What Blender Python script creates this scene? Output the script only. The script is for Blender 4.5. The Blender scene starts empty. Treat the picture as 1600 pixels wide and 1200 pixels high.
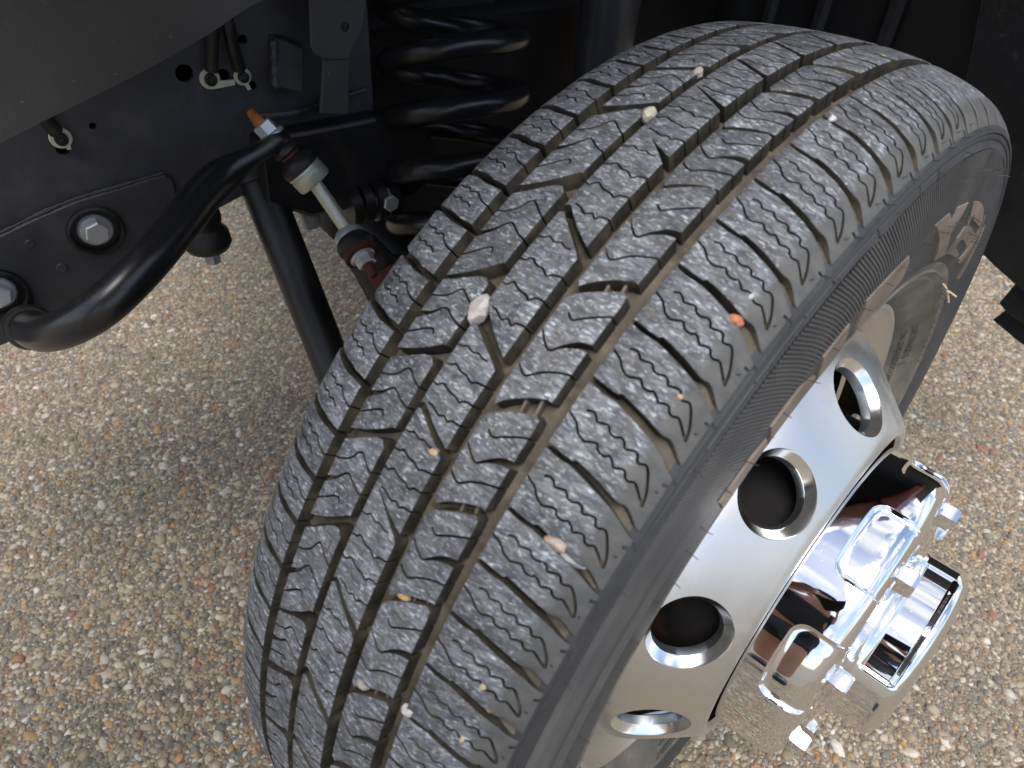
import bpy, bmesh, math, random
import numpy as np
from mathutils import Vector, Matrix, Euler
from mathutils.geometry import delaunay_2d_cdt

R = math.radians
SC = bpy.context.scene
COL = SC.collection
random.seed(7)
RNG = np.random.default_rng(11)

# ------------------------------------------------------------------ camera
cam_d = bpy.data.cameras.new('camera')
cam = bpy.data.objects.new('camera', cam_d)
COL.objects.link(cam)
right = Vector((0.7176618732870226, 0.6942159871110255, 0.05500544399618162))
down = Vector((0.4733556319148433, -0.42835562051842485, -0.7697050786519657))
fwd = Vector((-0.5107796798662335, 0.578425125325321, -0.6360255443185503))
M = Matrix((right, -down, -fwd)).transposed().to_4x4()
M.translation = Vector((0.1944, -0.46144, 0.91276))
cam.matrix_world = M
cam_d.sensor_width = 36.0
cam_d.lens = 36.0 * 1120.14 / 1600.0
cam_d.clip_start = 0.02
cam_d.clip_end = 500.0
cam_d.dof.use_dof = True
cam_d.dof.focus_distance = 0.60
cam_d.dof.aperture_fstop = 10.0
SC.camera = cam

# ------------------------------------------------------------------ sky, sun, exposure
SUN_EL, SUN_ROT = R(62), R(138)
world = bpy.data.worlds.new('World')
SC.world = world
world.use_nodes = True
wn, wl = world.node_tree.nodes, world.node_tree.links
wn.clear()
w_out = wn.new('ShaderNodeOutputWorld')
w_bg = wn.new('ShaderNodeBackground')
w_sky = wn.new('ShaderNodeTexSky')
w_sky.sky_type = 'NISHITA'
w_sky.sun_disc = False
w_sky.sun_elevation = SUN_EL
w_sky.sun_rotation = SUN_ROT
w_tc = wn.new('ShaderNodeTexCoord')
w_map = wn.new('ShaderNodeMapping')
w_map.inputs['Scale'].default_value = (1.0, 1.0, 2.2)
w_map.inputs['Location'].default_value = (0.35, 0.2, 0.0)
w_n = wn.new('ShaderNodeTexNoise')
w_n.inputs['Scale'].default_value = 2.3
w_n.inputs['Detail'].default_value = 7.0
w_n.inputs['Roughness'].default_value = 0.55
w_r = wn.new('ShaderNodeValToRGB')
w_r.color_ramp.elements[0].position = 0.45
w_r.color_ramp.elements[1].position = 0.56
w_n2 = wn.new('ShaderNodeTexNoise')
w_n2.inputs['Scale'].default_value = 4.0
w_n2.inputs['Detail'].default_value = 5.0
w_r2 = wn.new('ShaderNodeValToRGB')
w_r2.color_ramp.elements[0].position = 0.3
w_r2.color_ramp.elements[0].color = (3.4, 3.7, 4.2, 1)
w_r2.color_ramp.elements[1].position = 0.7
w_r2.color_ramp.elements[1].color = (7.4, 7.4, 7.6, 1)
w_mix = wn.new('ShaderNodeMix')
w_mix.data_type = 'RGBA'
wl.new(w_tc.outputs['Generated'], w_map.inputs['Vector'])
wl.new(w_map.outputs[0], w_n.inputs['Vector'])
wl.new(w_map.outputs[0], w_n2.inputs['Vector'])
wl.new(w_n.outputs['Fac'], w_r.inputs['Fac'])
wl.new(w_n2.outputs['Fac'], w_r2.inputs['Fac'])
wl.new(w_r.outputs['Color'], w_mix.inputs[0])
wl.new(w_sky.outputs[0], w_mix.inputs[6])
wl.new(w_r2.outputs['Color'], w_mix.inputs[7])
wl.new(w_mix.outputs[2], w_bg.inputs['Color'])
w_bg.inputs['Strength'].default_value = 0.10
wl.new(w_bg.outputs[0], w_out.inputs['Surface'])

sun_d = bpy.data.lights.new('sun', 'SUN')
sun_d.energy = 1.5
sun_d.angle = R(36)
sun_d.color = (1.0, 0.96, 0.9)
sun = bpy.data.objects.new('sun', sun_d)
COL.objects.link(sun)
# sky sun_rotation is measured clockwise from +Y
sd = Vector((math.sin(SUN_ROT) * math.cos(SUN_EL), math.cos(SUN_ROT) * math.cos(SUN_EL), math.sin(SUN_EL)))
sun.rotation_euler = sd.to_track_quat('Z', 'Y').to_euler()

SC.view_settings.view_transform = 'Standard'
SC.view_settings.look = 'None'
SC.view_settings.exposure = 1.15
SC.view_settings.gamma = 1.0
SC.cycles.max_bounces = 8
SC.cycles.use_denoising = True

# ------------------------------------------------------------------ helpers
def setp(o, label=None, cat=None, group=None, kind=None):
    if label: o['label'] = label
    if cat: o['category'] = cat
    if group: o['group'] = group
    if kind: o['kind'] = kind
    return o

def empty(name, loc=(0, 0, 0), rot=(0, 0, 0), **k):
    o = bpy.data.objects.new(name, None)
    o.empty_display_size = 0.05
    COL.objects.link(o)
    o.location = loc
    o.rotation_euler = rot
    return setp(o, **k)

def link(name, me, parent=None, **k):
    o = bpy.data.objects.new(name, me)
    COL.objects.link(o)
    if parent: o.parent = parent
    return setp(o, **k)

def mesh(name, v, f, mats, smooth=True, midx=None, sharp=None):
    me = bpy.data.meshes.new(name)
    me.from_pydata([tuple(map(float, p)) for p in v], [], [tuple(int(i) for i in q) for q in f])
    for m in (mats if isinstance(mats, (list, tuple)) else [mats]):
        me.materials.append(m)
    if midx is not None:
        me.polygons.foreach_set('material_index', np.asarray(midx, dtype=np.int32))
    me.polygons.foreach_set('use_smooth', np.full(len(me.polygons), bool(smooth)))
    if sharp and smooth:
        me.set_sharp_from_angle(angle=R(sharp))
    me.update()
    return me

class Acc:
    """collects verts and faces of one mesh"""
    def __init__(s): s.v, s.f, s.m = [], [], []
    def add(s, v, f, m=0):
        b = len(s.v)
        s.v += [tuple(p) for p in v]
        s.f += [tuple(i + b for i in q) for q in f]
        s.m += [m] * len(f)
    def obj(s, name, mats, parent=None, smooth=True, sharp=35, **k):
        return link(name, mesh(name, s.v, s.f, mats, smooth, s.m, sharp), parent, **k)

def basis(ax):
    ax = Vector(ax).normalized()
    t = Vector((0, 0, 1)) if abs(ax.z) < 0.9 else Vector((0, 1, 0))
    u = ax.cross(t).normalized()
    return ax, u, ax.cross(u).normalized()

def lathe(prof, n=96, a0=0.0, a1=360.0, org=(0, 0, 0), axis=(1, 0, 0), caps=False):
    """prof: list of (axial, radius)"""
    ax, u, w = (Vector(axis), None, None)
    if tuple(axis) == (1, 0, 0): ax, u, w = Vector((1, 0, 0)), Vector((0, 1, 0)), Vector((0, 0, 1))
    else: ax, u, w = basis(axis)
    o = Vector(org)
    full = abs(a1 - a0 - 360) < 1e-6
    na = n if full else n + 1
    v, f = [], []
    for i in range(na):
        a = R(a0 + (a1 - a0) * i / n)
        d = u * math.cos(a) + w * math.sin(a)
        for (x, r) in prof: v.append(o + ax * x + d * r)
    k = len(prof)
    for i in range(n):
        j = (i + 1) % na
        for q in range(k - 1):
            f.append((i * k + q, i * k + q + 1, j * k + q + 1, j * k + q))
    if caps and full:
        f.append([i * k for i in range(na)][::-1])
        f.append([i * k + k - 1 for i in range(na)])
    return v, f

def spline(pts, n=10):
    """Catmull-Rom through pts"""
    P = [Vector(p) for p in pts]
    P = [P[0] * 2 - P[1]] + P + [P[-1] * 2 - P[-2]]
    out = []
    for i in range(1, len(P) - 2):
        a, b, c, d = P[i - 1:i + 3]
        for j in range(n):
            t = j / n
            out.append(0.5 * ((2 * b) + (c - a) * t + (2 * a - 5 * b + 4 * c - d) * t * t + (3 * b - a - 3 * c + d) * t ** 3))
    out.append(P[-2])
    return out

def tube(path, rad, n=16, cap=True):
    P = [Vector(p) for p in path]
    rs = rad if isinstance(rad, (list, tuple)) else [rad] * len(P)
    v, f = [], []
    t0 = (P[1] - P[0]).normalized()
    _, u, _ = basis(t0)
    for i, p in enumerate(P):
        t = (P[min(i + 1, len(P) - 1)] - P[max(i - 1, 0)]).normalized()
        u = (u - t * u.dot(t)).normalized()
        w = t.cross(u)
        for k in range(n):
            a = 2 * math.pi * k / n
            v.append(p + (u * math.cos(a) + w * math.sin(a)) * rs[i])
    for i in range(len(P) - 1):
        for k in range(n):
            f.append((i * n + k, i * n + (k + 1) % n, (i + 1) * n + (k + 1) % n, (i + 1) * n + k))
    if cap:
        f.append(tuple(range(n))[::-1])
        f.append(tuple(range((len(P) - 1) * n, len(P) * n)))
    return v, f

def hexbolt(acc, c, ax, af, h, flange=None, fh=0.003, m=0, bev=0.0012):
    """hex head on a round flange, standing at c along ax"""
    ax, u, w = basis(ax)
    c = Vector(c)
    if flange:
        v, f = lathe([(0, 0.0), (0, flange), (fh * .6, flange), (fh, flange * .9), (fh, 0)], 28, axis=tuple(ax), org=c)
        acc.add(v, f, m)
    b = c + ax * (fh if flange else 0)
    r = af / math.sqrt(3)
    v, f = [], []
    for (z, s) in ((0, 1), (h - bev, 1), (h, 0.88)):
        for k in range(6):
            a = math.pi / 3 * k + 0.3
            v.append(b + ax * z + (u * math.cos(a) + w * math.sin(a)) * r * s)
    for z in range(2):
        for k in range(6):
            f.append((z * 6 + k, z * 6 + (k + 1) % 6, z * 6 + 6 + (k + 1) % 6, z * 6 + 6 + k))
    f.append(tuple(range(12, 18)))
    acc.add(v, f, m)

def inpoly(pts, poly):
    x, y = pts[:, 0], pts[:, 1]
    ins = np.zeros(len(pts), bool)
    P = np.asarray(poly)
    Q = np.roll(P, 1, axis=0)
    for (x1, y1), (x2, y2) in zip(P, Q):
        c = ((y1 > y) != (y2 > y))
        if y2 != y1:
            ins ^= c & (x < (x2 - x1) * (y - y1) / (y2 - y1) + x1)
    return ins

def dens(P, step, closed=True):
    P = [np.asarray(p, float) for p in P]
    out = []
    m = len(P) if closed else len(P) - 1
    for i in range(m):
        a, b = P[i], P[(i + 1) % len(P)]
        k = max(1, int(math.ceil(np.linalg.norm(b - a) / step)))
        out += [a + (b - a) * j / k for j in range(k)]
    if not closed: out.append(P[-1])
    return np.array(out)

def normals2d(P):
    """outward normals of a closed polygon, either winding"""
    A = np.roll(P, -1, 0) - np.roll(P, 1, 0)
    n = np.stack([A[:, 1], -A[:, 0]], 1)
    n /= np.linalg.norm(n, axis=1)[:, None] + 1e-12
    area = 0.5 * np.sum(P[:, 0] * np.roll(P[:, 1], -1) - np.roll(P[:, 0], -1) * P[:, 1])
    return n if area > 0 else -n

def cdt(polys, extra, eps=1e-7, lines=()):
    """constrained triangulation; polys are closed loops; returns verts, tris"""
    V, E = [], []
    for P in polys:
        b = len(V)
        V += [Vector((float(p[0]), float(p[1]))) for p in P]
        E += [(b + i, b + (i + 1) % len(P)) for i in range(len(P))]
    for P in lines:
        b = len(V)
        V += [Vector((float(p[0]), float(p[1]))) for p in P]
        E += [(b + i, b + i + 1) for i in range(len(P) - 1)]
    V += [Vector((float(p[0]), float(p[1]))) for p in extra]
    v, e, f, *_ = delaunay_2d_cdt(V, E, [], 0, eps)
    v = np.array([(p.x, p.y) for p in v])
    f = [q for q in f if len(q) == 3]
    return v, np.array(f, int)

def plate(poly, holes, frame, thick, bevel=0.0015, step=0.03):
    """flat plate: poly / holes in plane coords, frame(a, b, off) -> point; off 0 = face, -thick = back"""
    P = np.asarray(poly, float)
    H = [np.asarray(h, float) for h in holes]
    n = normals2d(P)
    v2, tr = cdt([P - n * bevel] + H, [])
    cen = v2[tr].mean(1)
    keep = inpoly(cen, P - n * bevel)
    for h in H: keep &= ~inpoly(cen, h)
    tr = tr[keep]
    acc = Acc()
    # orient triangles outward (away from -off)
    p = [frame(a, b, 0) for a, b in v2]
    out = (frame(P[0][0], P[0][1], 1) - frame(P[0][0], P[0][1], 0))
    f = []
    for t in tr:
        nn = (p[t[1]] - p[t[0]]).cross(p[t[2]] - p[t[0]])
        f.append(tuple(t) if nn.dot(out) > 0 else (t[0], t[2], t[1]))
    acc.add(p, f)
    acc.add([frame(a, b, -thick) for a, b in v2], [q[::-1] for q in f])
    def wall(loop, offs):
        k = len(loop[0])
        vv, ff = [], []
        for L, o in zip(loop, offs): vv += [frame(a, b, o) for a, b in L]
        for s in range(len(loop) - 1):
            for i in range(k):
                j = (i + 1) % k
                ff.append((s * k + i, s * k + j, (s + 1) * k + j, (s + 1) * k + i))
        acc.add(vv, ff)
    wall([P - n * bevel, P, P, P - n * bevel], [0, -bevel, -thick + bevel, -thick])
    for h in H: wall([h, h], [0, -thick])
    return acc

def circle2(c, r, n=24):
    return [(c[0] + r * math.cos(2 * math.pi * i / n), c[1] + r * math.sin(2 * math.pi * i / n)) for i in range(n)]

# ------------------------------------------------------------------ materials
def new_mat(name):
    m = bpy.data.materials.new(name)
    m.use_nodes = True
    nt = m.node_tree
    b = nt.nodes['Principled BSDF']
    return m, nt, b

def N(nt, t, **k):
    n = nt.nodes.new(t)
    for a, b in k.items():
        if a in n.inputs: n.inputs[a].default_value = b
        else: setattr(n, a, b)
    return n

def ramp(nt, pos, cols, interp='LINEAR'):
    r = nt.nodes.new('ShaderNodeValToRGB')
    r.color_ramp.interpolation = interp
    el = r.color_ramp.elements
    while len(el) < len(pos): el.new(0.5)
    for e, p, c in zip(el, pos, cols):
        e.position = p
        e.color = (c[0], c[1], c[2], 1) if isinstance(c, (tuple, list)) else (c, c, c, 1)
    return r

def mixc(nt, fac, a, b, blend='MIX'):
    x = nt.nodes.new('ShaderNodeMix')
    x.data_type = 'RGBA'
    x.blend_type = blend
    for s, val in ((0, fac), (6, a), (7, b)):
        if hasattr(val, 'links') or isinstance(val, bpy.types.NodeSocket): nt.links.new(val, x.inputs[s])
        elif s == 0: x.inputs[0].default_value = val
        else: x.inputs[s].default_value = (*val, 1) if len(val) == 3 else val
    return x.outputs[2]

def simple(name, col, rough=0.5, metal=0.0, noise=0.0, nscale=60.0, bump=0.0, bscale=400.0, spec=0.5, dust=None, dscale=12.0, dlo=0.5, dhi=0.75):
    m, nt, b = new_mat(name)
    b.inputs['Roughness'].default_value = rough
    b.inputs['Metallic'].default_value = metal
    b.inputs['Specular IOR Level'].default_value = spec
    tc = N(nt, 'ShaderNodeTexCoord')
    c = None
    if noise:
        n = N(nt, 'ShaderNodeTexNoise', Scale=nscale, Detail=6.0)
        nt.links.new(tc.outputs['Object'], n.inputs['Vector'])
        r = ramp(nt, [0.25, 0.75], [tuple(x * (1 - noise) for x in col), tuple(min(1, x * (1 + noise)) for x in col)])
        nt.links.new(n.outputs['Fac'], r.inputs['Fac'])
        c = r.outputs['Color']
    if dust:
        n = N(nt, 'ShaderNodeTexNoise', Scale=dscale, Detail=8.0, Roughness=0.65)
        nt.links.new(tc.outputs['Object'], n.inputs['Vector'])
        r = ramp(nt, [dlo, dhi], [0.0, 1.0])
        nt.links.new(n.outputs['Fac'], r.inputs['Fac'])
        c = mixc(nt, r.outputs['Color'], c if c else col, dust)
        rr = ramp(nt, [0, 1], [rough, min(1, rough + 0.3)])
        nt.links.new(r.outputs['Color'], rr.inputs['Fac'])
        nt.links.new(rr.outputs['Color'], b.inputs['Roughness'])
    if c: nt.links.new(c, b.inputs['Base Color'])
    else: b.inputs['Base Color'].default_value = (*col, 1)
    if bump:
        n = N(nt, 'ShaderNodeTexNoise', Scale=bscale, Detail=4.0)
        nt.links.new(tc.outputs['Object'], n.inputs['Vector'])
        bp = N(nt, 'ShaderNodeBump', Strength=bump, Distance=0.001)
        nt.links.new(n.outputs['Fac'], bp.inputs['Height'])
        nt.links.new(bp.outputs[0], b.inputs['Normal'])
    return m

def tread_mat():
    """worn grey tread face, flecked with scuffs that run across the tread"""
    m, nt, b = new_mat('tread rubber')
    uv = N(nt, 'ShaderNodeUVMap')
    oi = N(nt, 'ShaderNodeObjectInfo')
    off = N(nt, 'ShaderNodeVectorMath', operation='SCALE')
    cmb = N(nt, 'ShaderNodeCombineXYZ', X=37.0, Y=61.0, Z=13.0)
    nt.links.new(cmb.outputs[0], off.inputs[0])
    nt.links.new(oi.outputs['Random'], off.inputs['Scale'])
    add = N(nt, 'ShaderNodeVectorMath', operation='ADD')
    nt.links.new(uv.outputs[0], add.inputs[0])
    nt.links.new(off.outputs[0], add.inputs[1])
    mp = N(nt, 'ShaderNodeMapping')
    mp.inputs['Rotation'].default_value = (0, 0, R(28))
    mp.inputs['Scale'].default_value = (0.45, 1.3, 1)
    nt.links.new(add.outputs[0], mp.inputs['Vector'])
    # broad smudges
    n1 = N(nt, 'ShaderNodeTexNoise', Scale=0.30, Detail=5.0, Roughness=0.6, Distortion=0.6)
    nt.links.new(mp.outputs[0], n1.inputs['Vector'])
    r1 = ramp(nt, [0.28, 0.5, 0.74], [(0.049, 0.052, 0.057), (0.112, 0.117, 0.127), (0.25, 0.260, 0.280)])
    nt.links.new(n1.outputs['Fac'], r1.inputs['Fac'])
    # scuffs a few millimetres long
    n2 = N(nt, 'ShaderNodeTexNoise', Scale=0.56, Detail=3.0, Roughness=0.56, Distortion=1.0)
    nt.links.new(mp.outputs[0], n2.inputs['Vector'])
    r2 = ramp(nt, [0.55, 0.68], [0.0, 0.95])
    nt.links.new(n2.outputs['Fac'], r2.inputs['Fac'])
    c = mixc(nt, r2.outputs['Color'], r1.outputs['Color'], (0.46, 0.485, 0.525))
    # fine grain
    n6 = N(nt, 'ShaderNodeTexNoise', Scale=2.2, Detail=3.0, Roughness=0.6)
    nt.links.new(mp.outputs[0], n6.inputs['Vector'])
    r6 = ramp(nt, [0.3, 0.7], [0.86, 1.14])
    nt.links.new(n6.outputs['Fac'], r6.inputs['Fac'])
    c = mixc(nt, 1.0, c, r6.outputs['Color'], 'MULTIPLY')
    # some blocks are cleaner or more worn than others
    r8 = ramp(nt, [0.0, 1.0], [0.80, 1.16])
    nt.links.new(oi.outputs['Random'], r8.inputs['Fac'])
    c = mixc(nt, 1.0, c, r8.outputs['Color'], 'MULTIPLY')
    n9 = N(nt, 'ShaderNodeTexNoise', Scale=0.07, Detail=3.0)
    nt.links.new(add.outputs[0], n9.inputs['Vector'])
    r9 = ramp(nt, [0.35, 0.65], [0.72, 1.15])
    nt.links.new(n9.outputs['Fac'], r9.inputs['Fac'])
    c = mixc(nt, 1.0, c, r9.outputs['Color'], 'MULTIPLY')
    # bright chips
    n3 = N(nt, 'ShaderNodeTexVoronoi', Scale=0.22)
    nt.links.new(mp.outputs[0], n3.inputs['Vector'])
    r3 = ramp(nt, [0.10, 0.22], [1.0, 0.0])
    nt.links.new(n3.outputs['Distance'], r3.inputs['Fac'])
    n4 = N(nt, 'ShaderNodeTexNoise', Scale=0.5, Detail=3.0)
    nt.links.new(mp.outputs[0], n4.inputs['Vector'])
    r4 = ramp(nt, [0.48, 0.58], [0.0, 1.0])
    nt.links.new(n4.outputs['Fac'], r4.inputs['Fac'])
    mm = N(nt, 'ShaderNodeMath', operation='MULTIPLY')
    nt.links.new(r3.outputs['Color'], mm.inputs[0])
    nt.links.new(r4.outputs['Color'], mm.inputs[1])
    c = mixc(nt, mm.outputs[0], c, (0.52, 0.53, 0.54))
    # faint brown dust
    n5 = N(nt, 'ShaderNodeTexNoise', Scale=0.12, Detail=4.0)
    nt.links.new(add.outputs[0], n5.inputs['Vector'])
    r5 = ramp(nt, [0.5, 0.75], [0.0, 0.45])
    nt.links.new(n5.outputs['Fac'], r5.inputs['Fac'])
    c = mixc(nt, r5.outputs['Color'], c, (0.13, 0.115, 0.09))
    # the outer ends of the shoulder blocks never touch the road: unscuffed, dusty
    sx = N(nt, 'ShaderNodeSeparateXYZ')
    nt.links.new(uv.outputs[0], sx.inputs[0])
    nz = N(nt, 'ShaderNodeMath', operation='MULTIPLY_ADD')
    nz.inputs[1].default_value = 9.0
    nt.links.new(n5.outputs['Fac'], nz.inputs[0])
    nt.links.new(sx.outputs[0], nz.inputs[2])
    mr = N(nt, 'ShaderNodeMapRange')
    mr.inputs['From Min'].default_value = 92.0
    mr.inputs['From Max'].default_value = 97.0
    nt.links.new(nz.outputs[0], mr.inputs['Value'])
    r7 = ramp(nt, [0.3, 0.7], [(0.072, 0.074, 0.075), (0.112, 0.110, 0.102)])
    nt.links.new(n5.outputs['Fac'], r7.inputs['Fac'])
    c = mixc(nt, mr.outputs[0], c, r7.outputs['Color'])
    nt.links.new(c, b.inputs['Base Color'])
    b.inputs['Roughness'].default_value = 0.62
    b.inputs['Specular IOR Level'].default_value = 0.35
    bp = N(nt, 'ShaderNodeBump', Strength=0.35, Distance=0.0005)
    nt.links.new(n2.outputs['Fac'], bp.inputs['Height'])
    bv = N(nt, 'ShaderNodeBump', Strength=0.4, Distance=0.0012)
    nt.links.new(n1.outputs['Fac'], bv.inputs['Height'])
    nt.links.new(bv.outputs[0], bp.inputs['Normal'])
    nt.links.new(bp.outputs[0], b.inputs['Normal'])
    return m

M_TREAD = tread_mat()
M_WALL = simple('black groove wall rubber', (0.036, 0.032, 0.026), 0.7, noise=0.4, nscale=90, spec=0.25, bump=0.3, bscale=500, dust=(0.125, 0.102, 0.072), dscale=55, dlo=0.45, dhi=0.8)
M_GROOVE = simple('dusty groove rubber', (0.088, 0.075, 0.057), 0.75, noise=0.45, nscale=90, bump=0.3, bscale=600, spec=0.3, dust=(0.22, 0.185, 0.14), dscale=60, dlo=0.5, dhi=0.8)
M_SIDE = simple('sidewall rubber', (0.040, 0.042, 0.046), 0.55, noise=0.2, nscale=30, spec=0.35, bump=0.15, bscale=900, dust=(0.075, 0.072, 0.068), dscale=14, dlo=0.5, dhi=0.85)
M_RIBS = simple('sidewall rib rubber', (0.056, 0.056, 0.058), 0.5, noise=0.2, nscale=30, spec=0.4, dust=(0.12, 0.112, 0.10), dscale=18, dlo=0.45, dhi=0.8)
M_BROWN = simple('browned raised rubber', (0.155, 0.122, 0.098), 0.6, noise=0.3, nscale=40, spec=0.3, dust=(0.22, 0.178, 0.148), dscale=20, dlo=0.5, dhi=0.75)
M_BEAD = simple('dusty bead rubber', (0.12, 0.113, 0.095), 0.7, noise=0.35, nscale=25, spec=0.3, dust=(0.2, 0.175, 0.14), dscale=25, dlo=0.5, dhi=0.75)
M_BLACKPRINT = simple('dark embossed letters', (0.03, 0.03, 0.03), 0.6)
M_ALU = simple('machined aluminium', (0.68, 0.675, 0.665), 0.36, 1.0, noise=0.06, nscale=9, dust=(0.56, 0.53, 0.48), dscale=26, dlo=0.5, dhi=0.8)
M_ALUB = simple('bright cut aluminium', (0.86, 0.86, 0.86), 0.16, 1.0)
M_ALUD = simple('bare aluminium bore', (0.42, 0.45, 0.48), 0.4, 1.0, noise=0.1, nscale=40)
M_CHROME = simple('chrome plating', (0.84, 0.84, 0.85), 0.03, 1.0, dust=(0.66, 0.63, 0.58), dscale=300, dlo=0.65, dhi=0.74)
M_DARKIN = simple('dark brake and wheel shade', (0.011, 0.010, 0.010), 0.7, 0.0, noise=0.5, nscale=20, spec=0.2, dust=(0.06, 0.025, 0.018), dscale=18, dlo=0.5, dhi=0.7)  # brake colour; also stands in for shade on rim barrel, bore and hub gap
M_FRAME = simple('black frame paint', (0.050, 0.050, 0.056), 0.50, noise=0.2, nscale=25, bump=0.25, bscale=700, spec=0.45, dust=(0.13, 0.125, 0.118), dscale=11, dlo=0.5, dhi=0.95)
M_GLOSS = simple('black enamel', (0.014, 0.014, 0.016), 0.29, noise=0.2, nscale=25, spec=0.6, dust=(0.10, 0.088, 0.07), dscale=30, dlo=0.58, dhi=0.85)
M_SATIN = simple('satin black steel', (0.014, 0.014, 0.015), 0.4, noise=0.2, nscale=25, dust=(0.06, 0.052, 0.045), dscale=14, dlo=0.55, dhi=0.9)
M_PLAST = simple('grained black plastic', (0.062, 0.060, 0.058), 0.62, noise=0.35, nscale=9, bump=0.6, bscale=1200, dust=(0.30, 0.28, 0.26), dscale=230, dlo=0.66, dhi=0.72)
M_LINER = simple('black liner felt', (0.010, 0.010, 0.011), 0.6, noise=0.2, nscale=20, bump=0.3, bscale=500, dust=(0.035, 0.034, 0.033), dscale=5, dlo=0.5, dhi=0.85)
M_FLAP = simple('scuffed black rubber flap', (0.014, 0.014, 0.015), 0.45, noise=0.3, nscale=30, bump=0.5, bscale=160, dust=(0.11, 0.11, 0.108), dscale=60, dlo=0.62, dhi=0.8)
M_ZINC = simple('zinc plated steel', (0.62, 0.64, 0.66), 0.38, 0.55, noise=0.15, nscale=80)
M_ZINCY = simple('yellow passivated zinc', (0.55, 0.58, 0.55), 0.35, 0.6, noise=0.15, nscale=60, dust=(0.60, 0.56, 0.36), dscale=30, dlo=0.45, dhi=0.6)
M_RUST = simple('orange rust', (0.40, 0.13, 0.03), 0.85, noise=0.5, nscale=120, bump=0.5, bscale=500)
M_RUSTD = simple('dark rust', (0.075, 0.022, 0.016), 0.8, noise=0.5, nscale=120, bump=0.5, bscale=500)
M_CREAM = simple('cream ring metal', (0.66, 0.64, 0.52), 0.5, 0.15, noise=0.12, nscale=80)
M_BOOT = simple('rubber boot', (0.014, 0.013, 0.012), 0.5, noise=0.2, nscale=30, dust=(0.07, 0.06, 0.045), dscale=40, dlo=0.55, dhi=0.85)
M_HAIR = simple('vent hair rubber', (0.05, 0.047, 0.043), 0.6)
M_SILV = simple('dull silver casting', (0.45, 0.46, 0.47), 0.5, 0.6, noise=0.2, nscale=50)
M_DULL = simple('dull black inner panel', (0.009, 0.009, 0.010), 0.7, noise=0.3, nscale=20, spec=0.25)
M_VOID = simple('black hollow', (0.004, 0.004, 0.004), 0.9, spec=0.1)

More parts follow.
